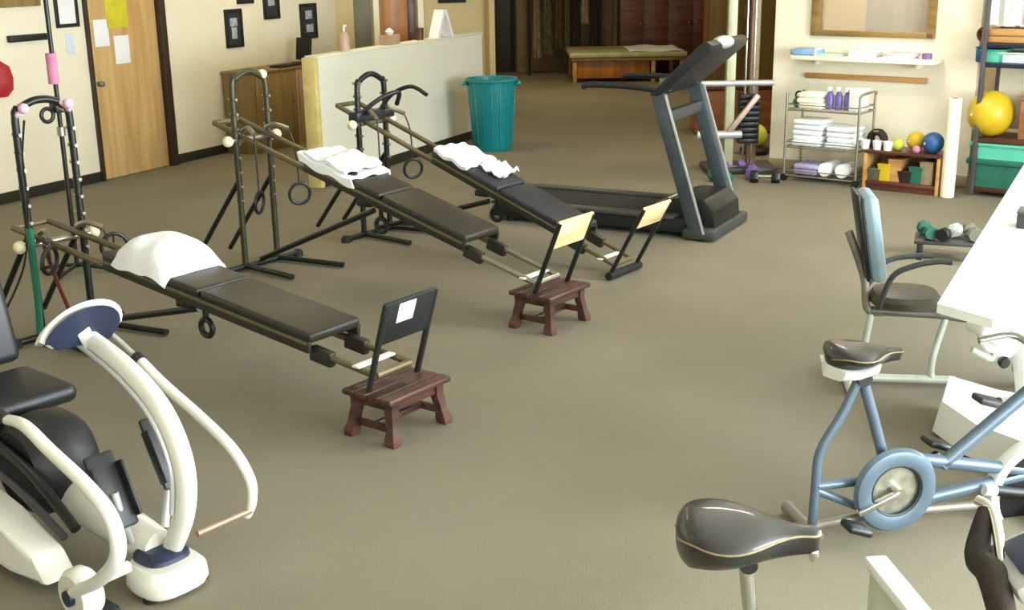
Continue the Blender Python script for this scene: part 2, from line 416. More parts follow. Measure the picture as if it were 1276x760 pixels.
for (nm, mk, a0, a1, zb), ps in zip(coatdef, pos):
    x = (fx(a0) + fx(a1)) / 2; wd = (fx(a1) - fx(a0)) * .62
    t = Thing('coat', '%s garment hanging on the far clothes rail %s' % (nm, ps), 'clothes', W, 'garments on the far clothes rail')
    secs = []
    for z, w_, d_ in ((zb, 1.1, .17), (zb + .3, 1.0, .16), (1.3, .85, .15), (1.6, .9, .14), (1.74, .85, .1), (1.82, .25, .04)):
        secs.append([(x + wd * w_ * cos(2 * pi * i / 20) * (1 + .12 * sin(i * 2.4 + z)), ry + d_ * sin(2 * pi * i / 20) * (1 + .2 * sin(i * 3.1)), z) for i in range(20)])
    t.part('garment', B().loft(secs), M[mk])
    t.part('hanger', B().tube([(x, ry, 1.81), (x, ry, 1.9), (x, ry + .03, 1.965), (x, ry, 1.975)], .006), M['steel'])
    t.done()
# mahogany cabinet against the far wall
cx0, cx1 = fx(768), fx(884)
t = Thing('storage_cabinet', 'long reddish brown cabinet against the far wall behind the treadmill', 'cabinet', W)
t.part('carcass', B().box(((cx0 + cx1) / 2, 22.75, .78), (cx1 - cx0, .55, 1.5), bev=.01), M['mahog'])
n = 4; w_ = (cx1 - cx0) / n
for i in range(n):
    k = t.part('door', B().box((cx0 + w_ * (i + .5), 22.465, .75), (w_ - .03, .02, 1.36), bev=.005), M['mahog'])
    t.part('knob', B().ball((cx0 + w_ * (i + (.85 if i % 2 == 0 else .15)), 22.44, .9), .02), M['steel'], k)
t.part('worktop', B().box(((cx0 + cx1) / 2, 22.73, 1.55), (cx1 - cx0 + .06, .62, .04), bev=.01), M['brownwood'])
t.done()
for i, (o, mk, w_, h_) in enumerate([(.25, 'dark', .5, .5), (.9, 'coat3', .35, .35), (1.5, 'dark', .55, .6)]):
    lab = ['large black case on the far cabinet, at its left', 'small dark box on the far cabinet between two larger cases', 'tall black case on the far cabinet, at its right'][i]
    t = Thing('storage_case', lab, 'case', W, 'cases on the far cabinet')
    t.part('case_body', B().box((cx0 + o, 22.75, 1.57 + h_ / 2), (w_, .4, h_), bev=.02), M[mk])
    t.part('handle', B().tube([(cx0 + o - .08, 22.75, 1.57 + h_), (cx0 + o - .06, 22.75, 1.61 + h_), (cx0 + o + .06, 22.75, 1.61 + h_), (cx0 + o + .08, 22.75, 1.57 + h_)], .01), M['black'])
    t.done()
# mat table
a = P(712, 104); c = P(846, 103)
MT = Fr(a.x, a.y, 0); mw = 1.95
t = Thing('treatment_mat_table', 'low wooden treatment mat table with pale pad in the far room', 'table', MT)
t.part('mattress', B().box((mw / 2, .8, .46), (mw + .06, 1.6, .09), bev=.03, seg=3), mat('pale_sage_vinyl', (186, 184, 140), .45))
t.part('platform', B().box((mw / 2, .8, .39), (mw, 1.56, .05), bev=.01), M['brownwood'])
t.part('side_panel', B().box((mw * .36, .12, .22), (mw * .66, .04, .3), bev=.005), M['orangewood'])
t.part('side_panel', B().box((mw * .36, 1.48, .22), (mw * .66, .04, .3), bev=.005), M['orangewood'])
for x in (.06, mw * .72, mw - .06):
    for y in (.08, 1.5): t.part('leg', B().box((x, y, .185), (.07, .07, .37), bev=.006), M['beechw'])
t.done()
one('folded_sheet', 'white folded sheet lying on the right end of the mat table', 'linen', B().cloth(lambda u, v: (mw - .95 + u * .9, .12 + v * 1.3, .522 + .012 * sin(u * 9 + v * 4)), th=.014), M['white'], MT)

# half wall
HWb = P(603, 168); _d = ray(603, 42); hz = H + _d.z * (HWb.y / _d.y); HWa = P(395, 73, hz); HWa.z = 0
HW = Fr(HWa.x, HWa.y, atan2(HWb.y - HWa.y, HWb.x - HWa.x)); hl = (HWb - HWa).length
struct('wall_half', B().box((hl / 2, .06, hz / 2), (hl, .12, hz)), M['wallh'], HW)
struct('trim_5', B().box((-.035, .06, hz / 2 + .005), (.07, .14, hz + .01), bev=.004), mat('pale_yellow_trim', (220, 200, 130), .6), HW)
struct('baseboard_half', B().box((hl / 2, -.009, .05), (hl, .016, .10), bev=.004), M['base'], HW)
struct('trim_6', B().box((hl / 2, .06, hz + .012), (hl + .02, .15, .024), bev=.005), M['wallh'], HW)
def hx(px): return HW.q(px, 55).x
zt = hz + .024
t = Thing('tissue_box', 'tan tissue box on the half wall in front of the orange door', 'box', HW)
t.part('box_body', B().box((hx(492), .06, zt + .05), (.24, .12, .10), bev=.006), M['tanwood']); t.part('tissue', B().lathe([(.03, 0), (.05, .03), (.02, .06), (0, .07)], (hx(492), .06, zt + .1), 12), M['paper']); t.done()
one('mug', 'dark brown mug on the half wall, right of the orange door', 'mug', B().lathe([(0, 0), (.045, 0), (.05, .13), (.042, .13), (.04, .02), (0, .02)], (hx(529), .06, zt), 18).ring((hx(529) + .055, .06, zt + .065), .03, .008, n=16), M['mahog'], HW)
b = B(); b.bar((hx(546), .01, zt + .002), (hx(554), .06, zt + .26), .16, .006, up=(0, 1, 0)); b.bar((hx(564), .11, zt + .002), (hx(556), .06, zt + .26), .16, .006, up=(0, 1, 0))
b = B().prism([(hx(546), zt), (hx(549), zt), (hx(556), zt + .27), (hx(563), zt), (hx(566), zt), (hx(558), zt + .3), (hx(554), zt + .3)], .0, .12)
one('tent_card', 'white folded tent card standing on the half wall', 'card', b, M['paper'], HW)
t = Thing('pump_bottle', 'pinkish pump bottle on the left part of the half wall', 'bottle', HW)
t.part('bottle_body', B().lathe([(0, 0), (.045, 0), (.05, .02), (.05, .13), (.03, .17), (.015, .18), (0, .18)], (hx(436), .06, zt), 18), mat('rose_plastic', (214, 180, 160), .4))
t.part('pump', B().tube([(hx(436), .06, zt + .17), (hx(436), .06, zt + .24), (hx(436) + .04, .06, zt + .235)], .01), M['whitep']); t.done()

# cabinets along the left wall behind the second trainer
def cabinet(label, x0, x1, hgt, m, depth=.42):
    t = Thing('low_cabinet', label, 'cabinet', LW, 'cabinets behind the half wall')
    y = -depth / 2 - .02
    t.part('carcass', B().box(((x0 + x1) / 2, y, hgt / 2), (x1 - x0, depth, hgt), bev=.006), m)
    t.part('top', B().box(((x0 + x1) / 2, y, hgt + .015), (x1 - x0 + .02, depth + .03, .03), bev=.006), M['brownwood'])
    k = t.part('door', B().box(((x0 + x1) / 2, y - depth / 2 - .01, hgt / 2 + .02), (x1 - x0 - .06, .02, hgt - .1), bev=.005), m)
    t.part('handle', B().tube([(x1 - .1, y - depth / 2 - .02, hgt * .7), (x1 - .1, y - depth / 2 - .05, hgt * .68), (x1 - .1, y - depth / 2 - .05, hgt * .6), (x1 - .1, y - depth / 2 - .02, hgt * .58)], .007), M['steel'], k)
    t.done()
c0 = LW.q(284, 188, -.02).x; c1 = c0 + .8; c2 = c1 + .9
ch = LW.q(310, 92, -.3).z
cabinet('olive brown low cabinet on the left wall, nearest to the middle trainer tower', c0, c1, ch, M['brownwood'])
cabinet('pinkish tan low cabinet just left of the half wall end', c1 + .02, c2, ch, M['tanwood'])
t = Thing('monitor', 'dark monitor seen edge on, standing on the tan cabinet', 'monitor', LW)
mx = LW.q(380, 85, -.3).x
t.part('screen', B().box((mx, -.3, ch + .2), (.05, .2, .26), Matrix.Rotation(.15, 3, 'Y'), bev=.01), M['dark'])
t.part('stand', B().cyl((mx + .02, -.3, ch + .03), (mx + .02, -.3, ch + .12), .02).box((mx, -.3, ch + .038), (.18, .24, .016), bev=.006), M['black']); t.done()
one('keyboard', 'dark keyboard lying on the tan cabinet beside the monitor', 'keyboard', B().box((mx - .45, -.36, ch + .042), (.42, .16, .024), bev=.006), M['dark'], LW)

# right wall with the pass-through window
RWf = Fr(2.65, 12.211, radians(-38))     # x runs towards the right, room on its right-hand side (-y)
wl = RWf.q(1014, 20); wr = RWf.q(1167, 20); wz = (RWf.q(1010, 41).z + RWf.q(1167, 50).z) / 2
rl = RWf.q(1203, 248).x
b = B()
b.box((wl.x / 2 - .0, .08, WH / 2), (wl.x, .16, WH)); b.box(((wr.x + rl) / 2, .08, WH / 2), (rl - wr.x, .16, WH))
b.box(((wl.x + wr.x) / 2, .08, wz / 2), (wr.x - wl.x, .16, wz)); b.box(((wl.x + wr.x) / 2, .08, (2.75 + WH) / 2), (wr.x - wl.x, .16, WH - 2.75))
struct('wall_right', b, M['wallr'], RWf)
t = Thing('window_1', None, None, RWf, kind='structure')
f = B()
for x in (wl.x + .03, wr.x - .03): f.box((x, .03, (wz + 2.75) / 2), (.07, .16, 2.75 - wz), bev=.005)
f.box(((wl.x + wr.x) / 2, .03, wz + .02), (wr.x - wl.x, .16, .05), bev=.005); f.box(((wl.x + wr.x) / 2, .03, 2.73), (wr.x - wl.x, .16, .05), bev=.005)
t.part('window_frame', f, wood('window_oak', (160, 132, 78), (126, 98, 52), 1, .4, 'X'))
t.part('pane', B().box(((wl.x + wr.x) / 2, .06, (wz + 2.75) / 2), (wr.x - wl.x - .1, .006, 2.75 - wz - .06)), M['glass'])
t.done()
struct('wall_office', B().box(((wl.x + wr.x) / 2, 1.3, WH / 2), (3.2, .1, WH)), mat('warm_office_wall', (222, 184, 112), .7, 0, .06, 1), RWf)
t = Thing('filing_cabinet', 'tan filing cabinet in the office behind the window', 'cabinet', RWf)
t.part('carcass', B().box((wl.x + .55, .95, .9), (.6, .55, 1.8), bev=.01), M['tanwood'])
for i in range(4): t.part('drawer', B().box((wl.x + .55, .665, .25 + i * .43), (.56, .02, .4), bev=.006), M['tanwood'])
t.done()
# ledge counter beneath the window
lz = (RWf.q(1000, 66, -.3).z + RWf.q(1160, 80, -.3).z) / 2
l0 = RWf.q(985, 66, -.3).x; l1 = RWf.q(1163, 80, -.3).x
t = Thing('wall_counter', 'white ledge counter fixed under the pass-through window', 'shelf', RWf)
t.part('countertop', B().box(((l0 + l1) / 2, -.15, lz - .02), (l1 - l0, .3, .04), bev=.01), M['wallr'])
for x in (l0 + .2, l1 - .2): t.part('bracket', B().box((x, -.08, lz - .065), (.03, .15, .05), bev=.006), M['wallr'])
t.done()
def lx(px): return RWf.q(px, 68, -.15).x
t = Thing('folded_cloth', 'pale blue folded cloth on the left end of the window ledge', 'cloth', RWf)
t.part('fold', B().box((lx(1006), -.15, lz + .03), (.28, .2, .06), bev=.025, seg=3), mat('sky_blue_cloth', (140, 176, 220), .9, 0, .1)); t.part('hem', B().box((lx(1006) + .12, -.15, lz + .035), (.02, .21, .072), bev=.008), M['paperb']); t.done()
for nm, lab, px, w_, h_, mk in (('paper_stack', 'mint green paper pad on the window ledge beside the blue cloth', 1036, .26, .02, 'mint'), ('paper_stack', 'white paper stack in the middle of the window ledge', 1080, .24, .07, 'paper'), ('paper_stack', 'lilac and white papers at the right part of the window ledge', 1122, .26, .05, 'lilac')):
    if mk not in M: M[mk] = mat(mk + '_paper', {'mint': (200, 226, 200), 'lilac': (226, 216, 232)}[mk], .85)
    b = B(); nn = 4
    for i in range(nn): b.box((lx(px) + random.uniform(-.02, .02), -.15, lz + h_ * (i + .5) / nn), (w_, .2, h_ / nn * .96), Matrix.Rotation(random.uniform(-.1, .1), 3, 'Z'))
    one(nm, lab, 'paper', b, M[mk], RWf)
one('tape_roll', 'purple tape roll on the window ledge near its right end', 'tape', B().lathe([(.02, 0), (.045, 0), (.045, .05), (.02, .05), (.02, 0)], (lx(1154), -.12, lz), 20), M['purple'], RWf)
b = B(); a = RWf.q(1005, 93); c = RWf.q(1157, 101)
b.box(((a.x + c.x) / 2, -.02, (a.z + c.z) / 2), (c.x - a.x, .04, .05), bev=.01)
one('chair_rail', 'thin brown wooden rail across the right wall below the ledge', 'rail', b, M['beechw'], RWf)
struct('baseboard_right', B().box((rl / 2, -.009, .05), (rl, .016, .1), bev=.004), mat('cream_base', (190, 178, 140), .6), RWf)

# ---- wire cart
def cart():
    D = .36; y0, y1 = -.26, -.26 - D
    x0 = RWf.q(977, 205, y1).x; x1 = RWf.q(1066, 215, y1).x
    zs = [RWf.q(1020, p, y1).z for p in (222, 186, 139)]; ztop = RWf.q(1020, 118, y1).z
    t = Thing('wire_cart', 'three-tier chrome wire cart loaded with white linen against the right wall', 'cart', RWf)
    for x in (x0, x1):
        for y in (y0, y1):
            t.part('post', B().cyl((x, y, .06), (x, y, ztop), .012), M['steel'])
            t.part('caster', B().cyl((x, y - .012, .035), (x, y + .012, .035), .035).cyl((x, y, .03), (x, y, .07), .01), M['black'])
    for z in zs:
        s = B()
        for y in (y0, y1): s.cyl((x0, y, z), (x1, y, z), .008); s.cyl((x0, y, z + .05), (x1, y, z + .05), .005)
        for x in (x0, x1): s.cyl((x, y0, z), (x, y1, z), .008); s.cyl((x, y0, z + .05), (x, y1, z + .05), .005)
        for i in range(1, 14):
            xx = x0 + (x1 - x0) * i / 14; s.cyl((xx, y0, z), (xx, y1, z), .003, n=6)
        t.part('shelf', s, M['steel'])
    s = B().tube([(x1, y0, ztop - .01), (x1 + .02, y0 - .04, ztop + .02), (x1 + .02, y1 + .04, ztop + .02), (x1, y1, ztop - .01)], .011)
    t.part('handle', s, M['steel']); t.done()
    xm = (x0 + x1) / 2; ym = (y0 + y1) / 2; wd = x1 - x0
    # linens: middle
    k = 0
    for (xx, z, w_, n_, lab) in ((xm - wd * .22, zs[1] + .01, wd * .44, 5, 'tall stack of white towels on the middle tier of the wire cart, left side'),
                               (xm + wd * .24, zs[1] + .01, wd * .42, 4, 'stack of white towels on the middle tier of the wire cart, right side'),
                               (xm - wd * .22, zs[2] + .01, wd * .36, 3, 'low stack of cream towels on the top tier of the wire cart'),
                               (xm - wd * .24, zs[0] + .01, wd * .36, 2, 'low stack of lilac towels on the bottom tier of the wire cart')):
        t = Thing('towel_stack', lab, 'towels', RWf, 'towel stacks on the wire cart')
        m = M['white'] if 'white' in lab else (M['wallr'] if 'cream' in lab else mat('lilac_cloth', (176, 164, 204), .9, bump=.3))
        for i in range(n_):
            t.part('towel', B().box((xx + random.uniform(-.015, .015), ym + random.uniform(-.015, .015), z + .026 + i * .05), (w_ * .94, D * .8, .05), bev=.022, seg=3), m)
        t.done()
    one('towel_roll', 'white rolled towel on the bottom tier of the wire cart, left of the two', 'towel', B().cyl((xm + .03, y0 - .05, zs[0] + .075), (xm + .03, y1 + .05, zs[0] + .075), .065), M['white'], RWf, 'rolled towels on the wire cart')
    one('towel_roll', 'white rolled towel on the bottom tier of the wire cart, right of the two', 'towel', B().cyl((xm + .2, y0 - .05, zs[0] + .075), (xm + .2, y1 + .05, zs[0] + .075), .065), M['white'], RWf, 'rolled towels on the wire cart')
    for i in range(3):
        t = Thing('spray_bottle', ['purple bottle on the top tier of the cart, leftmost of three', 'purple bottle on the top tier of the cart, middle of three', 'purple bottle on the top tier of the cart, rightmost of three'][i], 'bottle', RWf, 'bottles on the cart')
        bx = xm + wd * (.02 + .12 * i)
        t.part('bottle_body', B().lathe([(0, 0), (.035, 0), (.037, .02), (.037, .13), (.015, .17), (0, .17)], (bx, ym - .05, zs[2] + .01), 14), mat('violet_plastic', (112, 98, 168), .35))
        t.part('trigger_head', B().box((bx, ym - .06, zs[2] + .2), (.03, .07, .04), bev=.008), M['whitep']); t.done()
    t = Thing('white_carton', 'small white carton on the top tier of the cart, right of the bottles', 'carton', RWf)
    t.part('box_body', B().box((x1 - .08, ym, zs[2] + .11), (.12, .2, .2), bev=.006), M['whitep']); t.part('lid_flap', B().box((x1 - .08, ym, zs[2] + .212), (.125, .205, .006)), M['paper']); t.done()
    t = Thing('kettle_weight', 'dark olive kettlebell on the top tier of the cart, far left', 'weight', RWf)
    t.part('bell', B().ball((x0 + .06, ym - .05, zs[2] + .06), .055), M['dgreen']); t.part('handle', B().ring((x0 + .06, ym - .05, zs[2] + .125), .035, .009), M['black']); t.done()
cart()

# ---- low wooden shelf with balls
def low_shelf():
    D = .36; y0, y1 = -.26, -.26 - D
    x0 = RWf.q(1074, 225, y1).x; x1 = RWf.q(1168, 243, y1).x; zt = (RWf.q(1080, 189, y1).z + RWf.q(1165, 192, y1).z) / 2
    t = Thing('low_shelf_unit', 'low brown wooden shelf unit with balls on top beside the wire cart', 'shelf', RWf)
    for x in (x0 + .015, x1 - .015): t.part('side_panel', B().box((x, (y0 + y1) / 2, zt / 2), (.03, D, zt), bev=.004), M['beechw'])
    t.part('top_board', B().box(((x0 + x1) / 2, (y0 + y1) / 2, zt - .012), (x1 - x0, D + .01, .025), bev=.004), M['mahog'])
    t.part('shelf_board', B().box(((x0 + x1) / 2, (y0 + y1) / 2, .07), (x1 - x0 - .06, D, .03), bev=.004), M['mahog'])
    t.part('back_panel', B().box(((x0 + x1) / 2, y0 - .006, zt / 2), (x1 - x0 - .06, .012, zt - .05)), M['beechw'])
    t.part('plinth', B().box(((x0 + x1) / 2, y1 + .03, .027), (x1 - x0 - .06, .02, .054)), M['mahog'])
    t.done()
    ym = (y0 + y1) / 2
    gx = lambda px: RWf.q(px, 185, ym).x
    def ball(px, r, mk, lab, y=ym - .03, z=zt, nm='therapy_ball', seam=True, grp='balls on the low wooden shelf'):
        x = gx(px)
        t = Thing(nm, lab, 'ball', RWf, grp)
        t.part('ball_body', B().ball((x, y, z + r), r), M[mk]); t.part('valve', B().cyl((x - r * .5, y - r * .86, z + r), (x - r * .51, y - r * .875, z + r), r * .12, n=10), M['whitep']); t.done()
    ball(1121, .055, 'lime', 'small lime yellow ball on the low wooden shelf', y=ym - .05)
    ball(1139, .085, 'yellow', 'medium golden yellow ball on the low wooden shelf', y=ym + .04)
    ball(1165, .095, 'blue', 'blue ball on the right end of the low wooden shelf', y=ym - .06)
    ball(1154, .075, 'dgreen', 'dark green ball behind the blue ball on the low wooden shelf', y=ym + .1)
    ball(1148, .035, 'pink', 'tiny pink ball at the front of the low wooden shelf', y=y1 + .05)
    for i, px in enumerate((1083, 1098, 1111)):
        b = B().lathe([(0, 0), (.035, 0), (.045, .08), (.04, .08), (.032, .01), (0, .01)], (gx(px), y1 + .08, zt), 16)
        one('cup', 'white cup on the low wooden shelf, %s of the three' % ['leftmost', 'middle', 'rightmost'][i], 'cup', b, M['whitep'], RWf, 'white cups on the low shelf')
    t = Thing('ankle_weight', 'dark brown cuff weight heaped on the left of the low wooden shelf', 'weight', RWf)
    t.part('cuff', B().ring((gx(1090), ym + .05, zt + .07), .07, .05, axis=(.2, 1, .1), n=24, m=10, flat=(.6, 1)), M['coat3']); t.part('strap', B().box((gx(1090), ym + .05, zt + .15), (.05, .12, .015), bev=.005), M['coat2']); t.done()
    # things on the bottom shelf
    cols = ['coat4', 'yellow', 'beechw', 'coat3', 'dgreen', 'coat2']; names = ['grey green', 'yellow', 'honey coloured', 'dark brown', 'dark green', 'beige']
    for i, cm in enumerate(cols):
        x = x0 + .09 + i * (x1 - x0 - .16) / 5.6; h_ = .1 + .05 * ((i * 7) % 3)
        t = Thing('storage_bin', '%s storage bin on the bottom board of the low wooden shelf' % names[i], 'bin', RWf, 'bins inside the low shelf')
        t.part('bin_body', B().loft([[(x + sx * w_ / 2, ym - .02 + sy * w_ * 1.1, z) for sx, sy in ((-1, -1), (1, -1), (1, 1), (-1, 1))] for z, w_ in ((.086, .10), (.086 + h_, .12))]), M[cm])
        t.part('rim', B().box((x, ym - .02, .086 + h_), (.13, .272, .012), bev=.004), M[cm]); t.done()
low_shelf()
# foam roller standing on end
a = P(1185, 247)
b = B().lathe([(0, 0), (.054, 0), (.06, .006), (.06, .864), (.054, .87), (.0, .87)], (0, 0, 0), 28)
rf = Fr(a.x - .02, a.y + .05, 0)
t = Thing('foam_roller', 'tall white foam roller standing on end beside the right shelves', 'roller', rf)
t.part('roller_body', b, M['wallr']); t.part('core', B().cyl((0, 0, .8695), (0, 0, .873), .025), M['coat2']); t.done()

# right shelving unit: metal posts, boards
a = RWf.w((RWf.q(1213, 200, -.4).x, -.4, 0)); SH = Fr(a.x, a.y, RWf.a)
def right_shelves():
    D = .5; L = 1.7
    ys = (.02, D)
    lv = [SH.q(1240, p, 0).z for p in (216, 176, 82, 48, 4)]
    t = Thing('shelving_unit', 'tall dark metal shelving unit at the right edge of the room', 'shelf', SH)
    for x in (0, L):
        for y in ys: t.part('post', B().box((x, y, 1.25), (.04, .04, 2.5), bev=.004), M['grey2'])
    for i, z in enumerate((.06, lv[1] - .0, lv[2], lv[3] - .06)):
        t.part('shelf', B().box((L / 2, (ys[0] + ys[1]) / 2, z), (L, D, .035), bev=.004), M['navy'] if i == 2 else (M['mahog'] if i in (0, 1) else M['navy']))
    t.part('back_panel', B().box((L / 2, ys[1] - .01, 1.3), (L, .015, 1.5)), M['wallr'])
    t.done()
    z1 = lv[1] + .018; z2 = lv[2] + .018; z3 = lv[3] - .042
    c = SH.q(1231, 134, .05)
    t = Thing('exercise_ball', 'large golden yellow exercise ball on the right shelves', 'ball', SH)
    r = .2; t.part('ball_body', B().ball((c.x, .16, z1 + r), r, u=32, v=20), M['yellow']); t.part('valve', B().cyl((c.x - .12, .005, z1 + r), (c.x - .123, .0, z1 + r), .014), M['whitep']); t.done()
    t = Thing('storage_box', 'reddish brown wooden box right of the yellow exercise ball', 'box', SH)
    t.part('box_body', B().box((c.x + .48, .25, z1 + .17), (.42, .4, .34), bev=.01), M['terr']); t.part('lid', B().box((c.x + .48, .25, z1 + .355), (.44, .42, .03), bev=.008), M['terr'])
    t.part('handle', B().box((c.x + .48, .045, z1 + .25), (.12, .012, .035), bev=.005), M['mahog']); t.done()
    t = Thing('storage_tub', 'mint green storage tub on the lower level of the right shelves', 'tub', SH)
    x = SH.q(1258, 195, .1).x + .06; zb = .079
    hz_ = z1 - .06 - zb
    t.part('tub_body', B().loft([[(x + sx * w_ / 2 + 0, .24 + sy * .2, z) for sx, sy in ((-1, -1), (1, -1), (1, 1), (-1, 1))] for z, w_ in ((zb + .25, .62), (zb + hz_, .76))]), M['tealc'])
    t.part('rim', B().box((x, .24, zb + hz_), (.8, .44, .03), bev=.01), M['tealc']); t.done()
    t = Thing('storage_tub', 'dark green storage tub on the bottom board under the mint tub', 'tub', SH)
    t.part('tub_body', B().loft([[(x - .02 + sx * w_ / 2, .24 + sy * .2, z) for sx, sy in ((-1, -1), (1, -1), (1, 1), (-1, 1))] for z, w_ in ((zb, .66), (zb + .2, .74))]), M['dgreen'])
    t.part('lid', B().box((x - .02, .24, zb + .225), (.78, .44, .05), bev=.012), M['dgreen']); t.done()
    # upper boards: objects
    for (px, z, w_, h_, mk, lab) in ((1242, z2, .2, .1, 'tealc', 'mint folded bolster on the navy shelf under the wooden box'), (1268, z2, .26, .08, 'paperb', 'pale blue box on the navy shelf, right of the mint bolster'), (1228, z2, .1, .12, 'blue', 'small blue box at the left end of the navy shelf')):
        x = SH.q(px, 70, .2).x
        t = Thing('supply_box', lab, 'box', SH, 'boxes on the navy shelf'); t.part('box_body', B().box((x, .2, z + h_ / 2), (w_, .25, h_), bev=.012), M[mk]); t.part('lid', B().box((x, .2, z + h_ + .006), (w_ + .01, .26, .012), bev=.004), M['whitep'] if mk == 'paperb' else M[mk]); t.done()
    x = SH.q(1262, 35, .2).x + .1
    t = Thing('wooden_crate', 'honey coloured wooden crate on the upper right shelf', 'crate', SH)
    for i in range(2): t.part('slat', B().box((x, .06, z3 + .03 + i * .06), (.62, .015, .05), bev=.003), M['beechw'])
    t.part('crate_body', B().box((x, .22, z3 + .06), (.6, .3, .11), bev=.004), M['beechw']); t.done()
    x = SH.q(1226, 40, .2).x
    t = Thing('hand_brace', 'dark brown strap bundle on the upper right shelf left of the crate', 'brace', SH)
    t.part('strap_loop', B().ring((x + .02, .15, z3 + .06), .05, .022, axis=(.3, 1, .2)), M['mahog']); t.part('buckle', B().box((x + .06, .1, z3 + .1), (.06, .03, .03), bev=.006), M['dark']); t.done()
    for i in range(4):
        xx = SH.q(1222 + i * 14, 20, .2).x
        t = Thing('white_carton', '%s white carton in the row above the wooden crate on the right shelves' % ['leftmost', 'second', 'third', 'rightmost'][i], 'carton', SH, 'white cartons on the upper right shelf')
        t.part('box_body', B().box((xx + .12, .32, z3 + .25), (.15, .2, .22 + .02 * (i % 2)), bev=.006), M['whitep']); t.part('lid_flap', B().box((xx + .12, .32, z3 + .372), (.155, .205, .006)), M['paperb']); t.done()
M['grey2'] = mat('grey_lilac_metal', (104, 98, 104), .45, .4)
M['terr'] = wood('terracotta_wood', (176, 116, 82), (146, 88, 60), 1, .5, 'X')
right_shelves()

# closing walls out of view: window wall on the right and behind the camera
struct('wall_right_recess', B().box((rl + 1.2, .63, WH / 2), (2.6, .12, WH)), M['wallr'], RWf)
e = RWf.w((rl + 1.85, 0, 0)); RX = e.x + .1
wb = B(); wb.box((RX, 3.3, .35), (.2, 12.9, .7)); wb.box((RX, 3.3, 3.0), (.2, 12.9, .5))
wys = [(-2.6, .2), (.8, 3.6), (4.2, 7.0)]
for y0, y1 in ((-3.2, -2.6), (.2, .8), (3.6, 4.2), (7.0, 9.75)): wb.box((RX, (y0 + y1) / 2, 1.75), (.2, y1 - y0, 2.1))
struct('wall_window_side', wb, M['wallr'])
for i, (y0, y1) in enumerate(wys):
    t = Thing('window_%d' % (i + 2), None, None, W, kind='structure'); f = B()
    for y in (y0 + .03, (y0 + y1) / 2, y1 - .03): f.box((RX, y, 1.72), (.08, .06, 2.04), bev=.005)
    for z in (.73, 2.72): f.box((RX, (y0 + y1) / 2, z), (.08, y1 - y0, .06), bev=.005)
    t.part('window_frame', f, M['grey2']); t.done()
struct('wall_behind', B().box((0, -3.3, WH / 2), (20, .2, WH)), M['wallr'])
struct('wall_left_return', B().box((-9.9, 3.5, WH / 2), (.2, 14, WH)), M['wall'])
struct('wall_far_right', B().box((7.2, 16.5, WH / 2), (.2, 14, WH)), M['wallt'])

